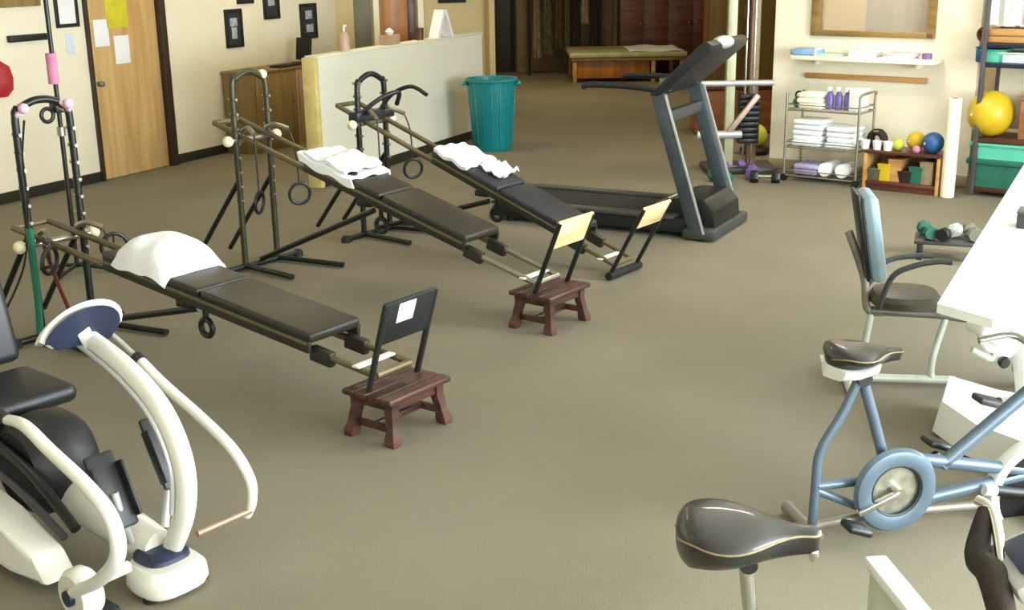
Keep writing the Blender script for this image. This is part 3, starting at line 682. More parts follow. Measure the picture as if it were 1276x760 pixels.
# ==== EQUIPMENT ====
GA = atan2(.605, -.797)
def trainer(fr, nm, h0, sl, b0, b1, hw=1.37, boardm='vinyl', railm='olive', stand='black', sx=0.0, kx=.0, low=0.0, T=2.36, w2=.17, towm='blackm', sh=.36, s0=.17, sw=.165, shift=0.0):
    """incline bench trainer: x from the low end to the tower, +y is the side towards the camera"""
    t = Thing('incline_bench_trainer', nm, 'exercise machine', fr)
    z = lambda x: h0 + sl * x
    L = T + .26; ry = .115
    for y in (ry, -ry):
        t.part('rail', B().tube([(b0 - .05, y, z(b0 - .05)), (L, y, z(L))], .019, sm=False), M['olive'])
        t.part('lower_rail', B().tube([(low, y, z(low)), (b0 - .03, y, z(b0 - .03))], .017, sm=False), M[railm])
    for e_ in (low, L): t.part('rail_end_bar', B().tube([(e_, -ry, z(e_)), (e_, ry, z(e_))], .018, sm=False), M[railm] if e_ == low else M['olive'])
    mid = (b0 + b1) / 2
    for (a, b_) in ((b0, mid - .01), (mid + .01, b1)):
        x = (a + b_) / 2
        t.part('board_pad', B().box((x, 0, z(x) + .078), ((b_ - a) * sqrt(1 + sl * sl), .34, .05), Matrix.Rotation(-atan2(sl, 1), 3, 'Y'), bev=.016, seg=3), M[boardm])
    for y in (.165, -.165): t.part('board_frame', B().bar((b0 + .01, y, z(b0 + .01) + .035), (b1 - .01, y, z(b1 - .01) + .035), .022, .06), M['vinyl']); t.part('edge_strip', B().bar((b0 + .02, y * 1.075, z(b0 + .02) + .052), (b1 - .02, y * 1.075, z(b1 - .02) + .052), .008, .016), M['olive'])
    for x in (b0 + .15, b1 - .15):
        for y in (.115, -.115): t.part('roller', B().cyl((x, y - .02, z(x) + .035), (x, y + .02, z(x) + .035), .022), M['rubber'])
    # hinge in the rails
    xh = b0 + .0
    for y in (ry, -ry): t.part('hinge_bracket', B().box((xh - .02, y, z(xh - .02) - .01), (.14, .045, .075), Matrix.Rotation(-sl, 3, 'Y'), bev=.01), M['vinyl'])
    # tower: an arch of tube with height pins
    r = .10
    arc = [(T, w2, 0.02), (T, w2, .6), (T, w2, hw - r), (T, w2 - .035, hw - .035), (T, w2 - r, hw), (T, 0, hw + .01), (T, -w2 + r, hw), (T, -w2 + .035, hw - .035), (T, -w2, hw - r), (T, -w2, .6), (T, -w2, .02)]
    t.part('tower_frame', B().tube(arc, .022, k=4), M[towm])
    for i in range(8):
        for y in (w2, -w2): t.part('height_pin', B().cyl((T - .038, y, .5 + i * .1), (T + .038, y, .5 + i * .1), .011, n=8), M['steel'])
    t.part('cross_tube', B().tube([(T, -w2 - .05, z(T) - .03), (T, w2 + .05, z(T) - .03)], .02, sm=False), M['steel'])
    t.part('end_knob', B().ball((T, w2 + .07, z(T) - .03), .038), M['cap']); t.part('end_knob', B().ball((T, -w2 - .07, z(T) - .03), .038), M['cap'])
    f = B(); f.tube([(T, -.34, .025), (T, .34, .025)], .022, sm=False); t.part('base_bar', f, M['blackm'])
    for y in (.35, -.35): t.part('rubber_foot', B().lathe([(0, 0), (.04, 0), (.04, .03), (.025, .05), (0, .05)], (T, y, 0), 16), M['rubber'])
    t.part('base_leg', B().tube([(T, -w2, .03), (T - .55, -w2 - .12, .025)], .02, sm=False), M['blackm'])
    t.part('base_leg', B().tube([(T, w2, .03), (T - .5, w2 + .02, .025)], .02, sm=False), M['blackm'])
    xb = mid + .1
    t.part('strut', B().tube([(T, 0, .05), (xb + .12, 0, z(xb) - .08)], .02, sm=False), M['blackm'])
    p = B().box((xb + .1, 0, z(xb + .1) - .04), (.12, .24, .045), bev=.01); t.part('strut_bracket', p, M['black'])
    p = B().ring((xb + .02, .04, z(xb) - .16), .045, .016); p.box((xb + .02, .04, z(xb) - .09), (.02, .03, .08), bev=.005); t.part('pulley', p, M['black'])
    # rear slanted stays of the tower
    for y in (w2, -w2):
        t.part('stay', B().tube([(T + .02, y, .62), (T + .52, y, .03)], .018, sm=False), M['blackm'])
    # arms with cables
    for y in (w2, -w2):
        s = 1 if y > 0 else -1
        t.part('cable_arm', B().tube([(T - .02, y * .7, z(T) + .03), (T - .1, y * .8, z(T) + .06), (T - .2, y * 1.05, z(T) + .03)], .016), M['steel'])
        h = B().ring((T - .24, y * 1.25, .52), .075, .012, axis=(1, .5 * s, .1)); h.tube([(T - .2, y * 1.05, z(T) + .02), (T - .23, y * 1.2, z(T) - .1), (T - .24, y * 1.25, .6)], .006)
        t.part('cable_handle', h, M['black'])
    # squat stand at the low end: two posts and a half-height plate, leaning outward
    k = kx
    a0 = V(sx, .19, z(sx) + .0); 
    for y in (sw, -sw):
        t.part('stand_post', B().tube([(sx, y, z(sx) - .06), (sx - k, y, z(sx) + sh)], .015, sm=False), M[stand if stand == 'black' else 'blackm'])
    g0 = (s0 + .06) / (sh + .06); p = B().bar((sx - k * g0, 0, z(sx) + s0), (sx - k * 1.02, 0, z(sx) + sh + .01), sw * 2 + .02, .022, up=(1, 0, 0), bev=.008)
    k1 = t.part('stand_plate', p, M['black'] if stand == 'black' else M['gold'])
    if stand == 'black':
        for s_ in (1, -1): t.part('sticker', B().bar((sx - k * g0 + s_ * .013, .03, z(sx) + s0 + .02), (sx - k * .98 + s_ * .013, .03, z(sx) + sh - .01), .11, .003, up=(1, 0, 0), bev=0), M['paper'], k1)
    t.part('foot_plate', B().box((sx + .1, .02, z(sx) + .03), (.045, .25, .012), bev=.004), M['whitep'])
    return t, z, T, w2
M['towg'] = mat('dark_olive_enamel', (64, 62, 42), .4, .3)
M['olive2'] = mat('dull_brown_enamel', (84, 74, 56), .45, .4)
M['cap'] = mat('cream_end_cap', (240, 230, 190), .4)

G1 = Fr(-.555, 5.27, GA); G2 = Fr(.21, 6.90, GA); G3 = Fr(.75, 8.02, GA)
t, z1, T, w2 = trainer(G1, 'nearest incline bench trainer, its low end on a wooden stool, white pillow on the board', .29, .118, .36, 1.95, kx=.13, sx=.0, T=2.62, s0=.17, sh=.365)
T1, w21 = T, w2
t.done()
t, z2, T, w2 = trainer(G2, 'middle incline bench trainer with pale stand plate, low end on a wooden stool', .27, .27, .48, 1.85, kx=.19, sx=-.02, stand='gold', T=2.52, w2=.15, railm='steel', s0=.24, sh=.40, towm='towg')  # lower rails in paler steel, their sunlit look put into the colour
for y in (-w2 + .02,): t.part('corner_cap', B().ball((T, y, 1.35), .033), M['cap'])
t.done()
t, z3, T, w2 = trainer(G3, 'farthest incline bench trainer, low end on the carpet beside the treadmill', .10, .36, .30, 1.54, hw=1.25, boardm='vinylb', stand='gold', kx=.26, sx=-.02, low=-.02, T=2.28, w2=.15, s0=.28, sh=.42)
# upright handle bars on the third one
t.part('handle_bar', B().tube([(T - .0, -.1, .98), (T - .1, -.14, 1.1), (T - .26, -.18, 1.16), (T - .4, -.2, 1.1)], .016), M['black'])
t.part('handle_bar', B().tube([(T - .0, .16, .92), (T - .08, .12, 1.02), (T - .16, .02, 1.1), (T - .2, -.1, 1.12), (T - .12, -.16, 1.02)], .018), M['black'])
t.part('hub_clamp', B().box((T, 0, .95), (.1, .42, .07), bev=.01), M['black'])
t.part('front_foot', B().tube([(-.03, -.2, .03), (-.03, .2, .03)], .028, sm=False), M['rubber'])
t.done()

# towels and pillow
def pil(u, v, x0, x1, hw, z, hh, drop):
    x = x0 + (x1 - x0) * u; y = (v * 2 - 1) * hw
    e = (1 - abs(v * 2 - 1) ** 3.5) * (1 - abs(u * 2 - 1) ** 3.0)
    zz = z(x) + .10 + hh * max(0, e) ** .6 - drop * max(0, abs(v * 2 - 1) - .8) * 5 * (.4 + .6 * abs(sin(u * 3.3 + v * 2)))
    zz += .008 * sin(u * 14 + v * 5) * (v - .2)
    return V(x, y, zz)
t = Thing('pillow', 'plump white pillow in a cloth on the nearest trainer board', 'pillow', G1)
t.part('cushion', B().cloth(lambda u, v: pil(u, v, 1.44, 1.82, .175, z1, .12, .0), th=.03), M['white'])
t.part('cloth_cover', B().cloth(lambda u, v: pil(u, v, 1.38, 1.82, .205, z1, .135, .04) + V(0, 0, .004), th=.008), M['white'])
t.done()
def tw(u, v, x0, x1, hw, z, dr, tip):
    x = x0 + (x1 - x0) * u; y = (v * 2 - 1) * hw
    over = max(0, abs(y) - .185)
    yy = max(-.19, min(.19, y)) + (0.02 * over if y > 0 else -.02 * over)
    return V(x - tip * over * (1 if y > 0 else 0), yy, z(x) + .112 + .010 * sin(u * 12 + v * 3) + .006 * sin(v * 17) - over)
t = Thing('folded_towel', 'white towels layered over the upper end of the middle trainer board', 'towel', G2)
t.part('lower_layer', B().cloth(lambda u, v: tw(u, v, 1.4, 1.88, .235, z2, .1, .5), th=.012), M['white'])
t.part('upper_layer', B().cloth(lambda u, v: tw(u, v, 1.46, 1.82, .18, z2, 0, 0) + V(0, 0, .035 + .01 * sin(u * 5)), th=.025), M['white'])
t.done()
one('folded_towel', 'flat white towel on the top end of the farthest trainer board', 'towel', B().cloth(lambda u, v: tw(u, v, 1.2, 1.5, .185, z3, 0, 0) + V(0, 0, .02), th=.025), M['white'], G3)
one('hand_towel', 'small crumpled white towel just below the flat one on the farthest board', 'towel', B().cloth(lambda u, v: tw(u, v, .99, 1.17, .12, z3, 0, 0) + V(0, -.06, .01 + .035 * noise.noise(V(u * 5, v * 5, 3)) + .02), th=.01), M['white'], G3)

# wooden stools
def stool(fr, label, zt=.228):
    t = Thing('step_stool', label, 'stool', fr, 'wooden stools under the trainers')
    cx = -.02; Lx, Ly = .31, .42
    for i in range(4):
        t.part('seat_slat', B().box((cx - Lx / 2 + Lx * (i + .5) / 4, 0, zt - .012), (Lx / 4 - .008, Ly, .026), bev=.006), M['stoolwood'])
    for sx in (-1, 1):
        t.part('apron', B().box((cx + sx * (Lx / 2 - .05), 0, zt - .05), (.025, Ly - .1, .05), bev=.005), M['stoolwood'])
    for sy in (-1, 1):
        t.part('apron', B().box((cx, sy * (Ly / 2 - .06), zt - .05), (Lx - .1, .025, .05), bev=.005), M['stoolwood'])
        t.part('stretcher', B().box((cx, sy * (Ly / 2 - .05), .07), (Lx - .08, .022, .035), bev=.005), M['stoolwood'])
        for sx in (-1, 1):
            x = cx + sx * (Lx / 2 - .05); y = sy * (Ly / 2 - .055)
            t.part('leg', B().loft([[(x + sx * o + a * w_ / 2, y + sy * o + c * w_ / 2, zz) for a, c in ((-1, -1), (1, -1), (1, 1), (-1, 1))] for zz, o, w_ in ((0, .025, .05), (.03, .022, .058), (.07, .015, .042), (.15, .0, .046), (zt - .026, 0, .05))]), M['stoolwood'])
    t.part('stretcher', B().box((cx, 0, .07), (.03, Ly - .1, .03), bev=.005), M['stoolwood'])
    t.done()
stool(G1, 'reddish brown wooden step stool under the low end of the nearest trainer')
stool(G2, 'reddish brown wooden step stool under the low end of the middle trainer')

# elastic bands on the nearest tower
def band(label, m, path, r=.012, grp='resistance bands on the nearest tower', nm='resistance_band'):
    one(nm, label, 'band', B().tube(path, r, flat=(1, .45)), m, G1, grp)
x = T - .06
g = G1.q
T, w2 = T1, w21
pa = [G1.q(px, py, w2 + .05) for px, py in ((36, 285), (40, 310), (44, 345), (48, 385), (50, 415))]
band('wide green elastic band hanging down the near leg of the trainer tower', M['green'], [(p.x, w2 + .05, max(p.z, .02)) for i, p in enumerate(pa)], .03)
pa = [G1.q(px, py, w2 + .05) for px, py in ((30, 150), (28, 200), (34, 260), (30, 330), (8, 385))]
band('thin black elastic band beside the wide green one on the nearest tower', M['black'], [(p.x, w2 + .05, max(p.z, .02)) for i, p in enumerate(pa)], .009)
pa = [G1.q(px, py, .05) for px, py in ((52, 292), (62, 320), (74, 352), (88, 385))]
band('maroon elastic band hanging inside the nearest trainer tower', M['maroon'], [(p.x + .02, .05, max(p.z, .05)) for i, p in enumerate(pa)], .018)
for i, (px, py, c, l) in enumerate(((30, 128, 'pinkw', 'pale pink cuff tied on the near top corner of the nearest tower'), (92, 126, 'pinkw', 'pale pink cuff tied on the far top corner of the nearest tower'))):
    if 'pinkw' not in M: M['pinkw'] = mat('pale_pink_cloth', (236, 200, 214), .8)
    s = 1 if i == 0 else -1
    b = B().ring((T, s * (w2 - .03), 1.37 - .04), .034, .018, axis=(0, .7, s * .7)); b.ball((T - .05, s * (w2 - .03), 1.345), .03)
    one('cloth_cuff', l, 'cuff', b, M['pinkw'], G1, 'pink cuffs on the nearest tower')
# tall pole with pink foam
b0 = P(97, 338); PO = Fr(b0.x, b0.y, GA)
t = Thing('pole_stand', 'tall dark pole stand with a pink foam sleeve beside the nearest trainer tower', 'stand', PO)
t.part('pole', B().cyl((0, 0, .03), (0, 0, 2.75), .016), M['blackm'])
zz0 = PO.q(66, 104).z; zz1 = PO.q(62, 66).z
t.part('foam_sleeve', B().cyl((.0, 0.01, zz0), (.0, 0.01, zz1), .036), M['pink'])
zz2 = PO.q(66, 132).z
t.part('clamp', B().box((0, .0, zz2), (.09, .09, .08), bev=.012).ring((0, .09, zz2 - .05), .045, .014, axis=(1, 0, 0)), M['black'])
t.part('collar', B().cyl((0, 0, zz2 - .2), (0, 0, zz2 - .14), .028), M['steel'])
for i in range(4):
    a = i * pi / 2 + .5
    t.part('foot', B().tube([(0, 0, .05), (.18 * cos(a), .18 * sin(a), .035), (.28 * cos(a), .28 * sin(a), .015)], .014), M['blackm'])
t.done()

# ------------------------------------------------------------ treadmill
TF = Fr(1.404, 8.953, atan2(-.47, .88))
t = Thing('treadmill', 'grey and black treadmill facing right in front of the mat table', 'treadmill', TF); WD = .86
t.part('deck', B().prism([(-1.8, .04), (-.1, .04), (-.1, .15), (-1.74, .15), (-1.8, .12)], .06, WD - .06, bev=.008), M['black'])
t.part('belt', B().box((-1.05, WD / 2, .157), (1.38, .56, .012), bev=.004), M['rubber'])
M['rail'] = mat('dark_grey_foot_rail', (66, 66, 66), .45, .1)
for y in (.07, WD - .07): t.part('side_rail', B().box((-.98, y, .165), (1.6, .12, .03), bev=.01), M['rail'])
hood = [(-.46, .15), (-.40, .24), (-.2, .3), (.02, .3), (.1, .22), (.12, .05), (-.46, .05)]
t.part('motor_hood', B().prism(hood, .12, WD - .12, bev=.012), M['blackm'])
t.part('hood_trim', B().tube([(-.28, .14, .285), (-.22, .3, .315), (-.2, WD / 2, .32), (-.22, WD - .3, .315), (-.28, WD - .14, .285)], .012), M['steel'])
t.part('front_bar', B().box((.02, WD / 2, .05), (.26, WD, .08), bev=.02), M['rail'])
for y in (0.035, WD - .035):
    t.part('upright', B().bar((.0, y, .06), (-.33, y, 1.1), .065, .115, up=(0, 0, 1), bev=.015), M['tmgrey'] if 'tmgrey' in M else M.setdefault('tmgrey', mat('blue_grey_enamel', (72, 82, 88), .42, .3)))
    s = -1 if y < .4 else 1
    t.part('upright_trim', B().bar((.065, y + s * .036, .06), (-.265, y + s * .036, 1.1), .008, .02, bev=.003), M['silver'])
    t.part('handrail', B().tube([(-.28, y, 1.08), (-.38, y, 1.13), (-.6, y, 1.15), (-.9, y, 1.15), (-.96, y, 1.13)], .024), M['black'])
    t.part('foot_pad', B().cyl((.06, y, 0), (.06, y, .04), .035), M['rubber']); t.part('foot_pad', B().cyl((-1.65, y + (.08 if y < .4 else -.08), 0), (-1.65, y + (.08 if y < .4 else -.08), .045), .035), M['rubber'])
t.part('cross_bar', B().box((-.27, WD / 2, .93), (.06, WD - .08, .09), bev=.015), M['rail'])
con = t.part('console', B().prism([(-.40, 1.09), (-.32, 1.08), (.08, 1.42), (.1, 1.47), (.04, 1.5), (-.02, 1.46)], .0, WD, bev=.015), M['black'])
R_ = Matrix.Rotation(-atan2(.37, .38), 3, 'Y')
t.part('display', B().box((-.065, WD / 2, 1.39 + .022), (.2, .42, .012), R_, bev=.004), M['navy'], con)
for i in range(4): t.part('button', B().box((-.24, WD / 2 - .24 + .16 * i, 1.245), (.035, .06, .012), R_, bev=.004), M['silver'], con)
for y in (.13, WD - .13):
    t.part('cup_holder', B().lathe([(.035, 0), (.045, 0), (.05, .09), (.042, .09), (.036, .01)], (-.31, y, 1.12), 18), M['steel'], con)
t.part('speaker_pod', B().ball((.06, WD * .4, 1.47), .07, (1, 2.2, .7)), M['silver'], con)
t.done()

# ------------------------------------------------------------ bin
a = P(614, 186); BN = Fr(a.x, a.y + .0, 0); zb = BN.q(610, 97).z
t = Thing('waste_bin', 'round teal plastic waste bin at the right end of the half wall', 'bin', BN)
t.part('bin_body', B().lathe([(0, 0), (.2, 0), (.215, .02), (.27, zb - .03), (.29, zb - .03), (.295, zb), (.27, zb), (.255, zb - .05), (.2, .03), (0, .03)], (0, 0, 0), 40), M['teal'])
t.part('rim', B().ring((0, 0, zb - .02), .286, .016, axis=(0, 0, 1), n=40), M['teal'])
for s in (1, -1): t.part('handle', B().box((s * .3, 0, zb - .06), (.06, .14, .035), bev=.012), M['teal'])
b = B()
for i in range(16):
    an = 2 * pi * i / 16; b.bar((.218 * cos(an), .218 * sin(an), .05), (.268 * cos(an), .268 * sin(an), zb - .06), .014, .012, up=(cos(an), sin(an), 0))
t.part('ribs', b, M['teal'])
t.done()

# ------------------------------------------------------------ cable machine right of the treadmill
a = P(906, 214); CM = Fr(a.x, a.y, 0)
M['celery'] = mat('pale_green_enamel', (184, 186, 152), .4, .2); M['brownp'] = mat('taupe_enamel', (132, 106, 84), .45, .2)
t = Thing('cable_machine', 'pale framed cable machine standing right of the treadmill', 'exercise machine', CM)
q = CM.q
zz = q(903, 103).z; xr = q(950, 103).x; xl = q(868, 103).x
t.part('column', B().box((0, 0, 1.4), (.09, .09, 2.76), bev=.01), M['celery'])
t.part('column', B().box((xr - .06, .15, 1.4), (.09, .09, 2.76), bev=.01), M['brownp'])
t.part('crossbar', B().tube([(xl, -.06, zz), (xr + .1, -.06, zz)], .028, sm=False), M['silver'])
z3_ = q(885, 167).z; t.part('low_arm', B().tube([(q(868, 167).x, -.05, z3_), (.12, -.05, z3_)], .04, sm=False), M['silver'])
a1 = q(945, 118, -.05); a2 = q(905, 168, -.05)
t.part('diagonal_arm', B().bar(a1, a2, .05, .06, up=(0, 1, 0)), mat('pinkish_metal', (186, 160, 146), .4, .3))
b = B()
for i in range(9): b.box((.21, .1, .3 + i * .055), (.2, .14, .048), bev=.006)
t.part('weight_stack', b, M['blackm'])
for x in (.17, .25): t.part('guide_rod', B().cyl((x, .1, .05), (x, .1, 2.0), .01), M['chrome'])
t.part('base', B().box((.12, .08, .03), (.7, .5, .06), bev=.01), M['rail'])
t.part('top_beam', B().box(((xr - .06) / 2, .08, 2.78), (xr + .2, .1, .08), bev=.01), M['celery'])
c = q(912, 12, -.08)
for i, z_ in enumerate((2.55, 2.4, 2.25)): t.part('pulley', B().ring((.03, -.09, z_), .05, .014, axis=(0, 1, 0)), M['black'])
t.done()
for i, (px, py, cm, lab) in enumerate(((905, 200, 'purple', 'purple hand weight at the foot of the cable machine, left one'), (928, 206, 'purple', 'lilac purple hand weight at the foot of the cable machine, right one'), (890, 212, 'dgreen', 'dark green hand weight on the floor left of the cable machine'), (944, 212, 'blackm', 'black hand weight on the floor right of the cable machine'))):
    p = P(px, py + 8); fr = Fr(p.x, p.y - .34, .5 + i * .8)
    t = Thing('dumbbell', lab, 'dumbbell', fr, 'hand weights by the cable machine')
    t.part('handle', B().cyl((-.07, 0, .06), (.07, 0, .06), .016), M['steel'])
    for s in (1, -1): t.part('weight_head', B().lathe([(0, -.04), (.05, -.04), (.06, -.02), (.06, .02), (.05, .04), (0, .04)], (s * .1, 0, .06), 6, (1, 0, 0)), M[cm])
    t.done()
p = P(938, 190, .0); YB = Fr(p.x, p.y - .1, 0)
t = Thing('therapy_ball', 'yellow ball resting on a black ring right of the cable machine column', 'ball', YB)
zc = YB.q(938, 172).z
t.part('ball_body', B().ball((0, 0, .2), .13), M['lime']); t.part('ring_stand', B().ring((0, 0, .05), .12, .045, axis=(0, 0, 1)), M['black']); t.done()
# wooden chest behind the treadmill uprights
p = P(868, 168); CH = Fr(p.x, p.y, 0)
t = Thing('wooden_chest', 'reddish brown wooden chest on the floor behind the treadmill uprights', 'chest', CH)
t.part('chest_body', B().box((.45, .25, .28), (.95, .5, .5), bev=.01), M['terr']); t.part('lid', B().box((.45, .25, .55), (.99, .54, .05), bev=.01), M['mahog']); t.part('plinth', B().box((.45, .25, .015), (.9, .46, .03)), M['mahog']); t.part('clasp', B().box((.45, -.01, .5), (.05, .02, .07), bev=.004), M['steel']); t.done()
p = P(884, 112); CB = Fr(p.x, p.y, 0)
t = Thing('tall_cupboard', 'tall brown wooden cupboard behind the cable machine', 'cupboard', CB)
t.part('carcass', B().box((.6, .25, 1.3), (1.3, .5, 2.6), bev=.01), wood('brown_cupboard_wood', (134, 98, 56), (108, 76, 40), .8, .5, 'Z'))
for i in (0, 1):
    k = t.part('door', B().box((.28 + i * .64, -.01, 1.3), (.62, .02, 2.5), bev=.004), M['brownwood']); t.part('handle', B().box((.52 + i * .15, -.03, 1.2), (.02, .03, .2), bev=.006), M['steel'], k)
t.done()

# ------------------------------------------------------------ recumbent stepper, left
a = atan2(-.64, .768); SM = Fr(-1.21, 3.80, a)
t = Thing('recumbent_stepper', 'large cream and black recumbent stepper with curved arms at the lower left', 'exercise machine', SM)
# base block and cross foot
def rr(cx, cy, wx, wy, z, n=24, e=3.0):
    o = []
    for i in range(n):
        an = 2 * pi * i / n; c, s_ = cos(an), sin(an)
        o.append((cx + wx / 2 * (abs(c) ** (2 / e)) * (1 if c > 0 else -1), cy + wy / 2 * (abs(s_) ** (2 / e)) * (1 if s_ > 0 else -1), z))
    return o
t.part('front_base', B().loft([rr(-.01, -.01, .22, .24, .02), rr(-.01, -.01, .24, .26, .04), rr(-.01, -.01, .235, .25, .085), rr(-.02, -.01, .2, .21, .11)]), M['cream'])
t.part('base_inlay', B().loft([rr(-.05, .0, .18, .18, .1), rr(-.05, .0, .17, .17, .125), rr(-.06, .0, .13, .13, .145)]), M['navy'])
for s in (1, -1): t.part('base_foot', B().cyl((.02, s * .1, 0), (.02, s * .1, .03), .03), M['rubber'])
# curved mast
mp = [SM.q(px, py, .03) for px, py in ((208, 698), (229, 640), (228, 580), (203, 515), (160, 462), (105, 418))]
t.part('mast', B().tube(mp, [.028, .034, .036, .036, .034, .032], n=18, flat=(1.0, 1.25), up=(0, 1, 0)), M['cream'])
groove = [p + V(-.012, -.045, 0) for p in mp[1:]]
t.part('mast_trim', B().tube([SM.q(px, py, -.012) for px, py in ((214, 640), (212, 585), (188, 522), (146, 470), (98, 430))], .009, flat=(1, 1)), M['silver'])
# console: half disc facing the seat
cc = SM.q(92, 406, .0); 
def halfdisc(r, zc, th, x0, tilt=.5, yo=0):
    secs = []
    for k_, d in enumerate((-th / 2, th / 2)):
        pts = []
        for i in range(17):
            an = pi * i / 16; yy = yo + r * cos(an) * 1.15; hh = r * sin(an) * 1.0
            pts.append((x0 - d * cos(tilt) - hh * -sin(tilt), yy, zc + hh * cos(tilt) - d * sin(tilt)))
        pts.append((x0 - d * cos(tilt) + .03 * -sin(tilt), yo - r * .8, zc - .03)); pts.append((x0 - d * cos(tilt), yo + r * .8, zc - .03))
        secs.append([pts[i] for i in range(17)] + [pts[17], pts[18]])
    return B().loft(secs)
cz = cc.z - .02; cx_ = cc.x
k = t.part('console_shell', halfdisc(.14, cz, .045, cx_ + .03), M['cream'])
t.part('console_face', halfdisc(.126, cz - .002, .05, cx_ + .012), M['navy'], k)
t.part('console_back', halfdisc(.122, cz - .006, .05, cx_ + .046), M['navy'], k)
t.part('mast_head', B().bar(mp[-1] + V(.03, 0, -.03), V(cx_ + .03, 0, cz + .03), .09, .05), M['silver'])
# arms
na = [SM.q(px, py, -.36) for px, py in ((6, 522), (30, 530), (62, 561), (108, 605), (138, 645), (147, 690), (125, 722), (92, 738))]
t.part('swing_arm', B().tube(na, [.016, .019, .020, .021, .022, .023, .023, .021], n=16, flat=(1.15, 1), up=(0, 1, 0)), M['cream'], label='near curved cream arm')
fa = [SM.q(px, py, .36) for px, py in ((176, 450), (205, 480), (250, 520), (290, 560), (312, 598), (314, 625), (308, 642))]
t.part('swing_arm', B().tube(fa, [.018, .02, .02, .0195, .018, .017, .016], n=16, flat=(1.15, 1), up=(0, 1, 0)), M['cream'], label='far curved cream arm')
hd = [SM.q(px, py, .36) for px, py in ((133, 412), (150, 426), (172, 447))]
t.part('arm_tube', B().tube(hd, .011, n=12), M['silver']); t.part('clamp_ring', B().tube([hd[-1] + (hd[-1] - hd[1]).normalized() * -.015, hd[-1] + (hd[-1] - hd[1]).normalized() * .02], .026, sm=False), M['black'])
hn = na[0]; t.part('hand_grip', B().tube([hn + V(.02, 0, 0), hn + V(-.08, 0, .02), hn + V(-.22, .02, .03)], .02), M['black'])
hg = hd[0]; t.part('hand_grip', B().tube([hg + V(.01, 0, -.005), hg + V(-.05, -.01, .01), hg + V(-.08, -.1, .02)], .019), M['black'])
t.part('arm_axle', B().tube([(-.0, .12, .16), (0, .36, .16)], .012, sm=False), mat('pink_grey_metal', (170, 140, 118), .4, .4))
t.part('arm_axle', B().tube([(-.02, -.15, .14), (-.02, -.36, .14)], .022, sm=False), M['cream'])
t.part('pivot_cover', B().lathe([(0, -.04), (.075, -.04), (.09, -.02), (.09, .02), (.075, .04), (0, .04)], (-.02, -.33, .12), 28, (0, 1, 0)), M['cream'])
t.part('pivot_cap', B().lathe([(0, -.01), (.028, -.01), (.028, .01), (0, .01)], (-.02, -.376, .12), 18, (0, 1, 0)), M['navy'])
t.part('base_foot', B().box((-.02, -.3, .02), (.1, .16, .04), bev=.012), M['rubber'])
# central beam and flank shell
t.part('central_beam', B().tube([(-.06, 0, .13), (-.4, 0, .17), (-.8, 0, .22), (-1.5, 0, .27)], [.06, .075, .08, .08], n=18, flat=(1.2, 1), up=(0, 0, 1)), M['cream'])
sh = [(-.26, .05), (-.34, .14), (-.6, .21), (-.95, .27), (-1.6, .31), (-1.6, .12), (-1.0, .07), (-.5, .04)]
t.part('side_shell', B().prism(sh, -.33, -.2, bev=.02), M['cream'])
t.part('rear_base', B().box((-1.55, 0, .035), (.12, .6, .07), bev=.02), M['cream'])
t.part('flywheel_housing', B().lathe([(0, -.13), (.15, -.13), (.19, -.08), (.2, 0), (.19, .08), (.15, .13), (0, .13)], (-.72, -.02, .30), 32, (0, 1, 0)), M['black'])
t.part('linkage', B().tube([(-.3, -.17, .2), (-.62, -.17, .36), (-1.1, -.17, .44)], .02), M['blackm']); t.part('linkage', B().tube([(-.35, -.19, .16), (-.7, -.19, .28), (-1.1, -.19, .33)], .016), M['rail'])
# pedals
for y, px, py, px2, py2 in ((-.14, 138, 612, 165, 655), (.14, 205, 562, 232, 560)):
    c = SM.q(px, py, y)
    rt = Matrix.Rotation(radians(62), 3, 'Y') 
    t.part('pedal', B().box((c.x, y, c.z), (.27, .11, .022), rt, bev=.01).box((c.x + .02, y - .055, c.z), (.2, .012, .05), rt, bev=.005).box((c.x + .02, y + .055, c.z), (.2, .012, .05), rt, bev=.005), M['black'])
    t.part('pedal_arm', B().tube([(c.x + .02, y, c.z), (c.x + .03, y * .9, c.z - .1), (-.12, y * .5, .17)], .015), M['silver'])
    t.part('pedal_hub', B().ball((c.x - .02, y - .01, c.z - .02), .025), M['silver'])
# seat
sc_ = SM.q(25, 500, .05)
t.part('seat_pad', B().box((sc_.x - .06, 0, .47), (.4, .46, .08), bev=.035, seg=3), M['black'])
t.part('seat_back', B().box((sc_.x - .36, 0, .76), (.09, .44, .5), Matrix.Rotation(-.25, 3, 'Y'), bev=.035, seg=3), M['black'])
t.part('seat_post', B().box((sc_.x - .08, 0, .34), (.18, .14, .2), bev=.02), M['blackm'])
t.done()

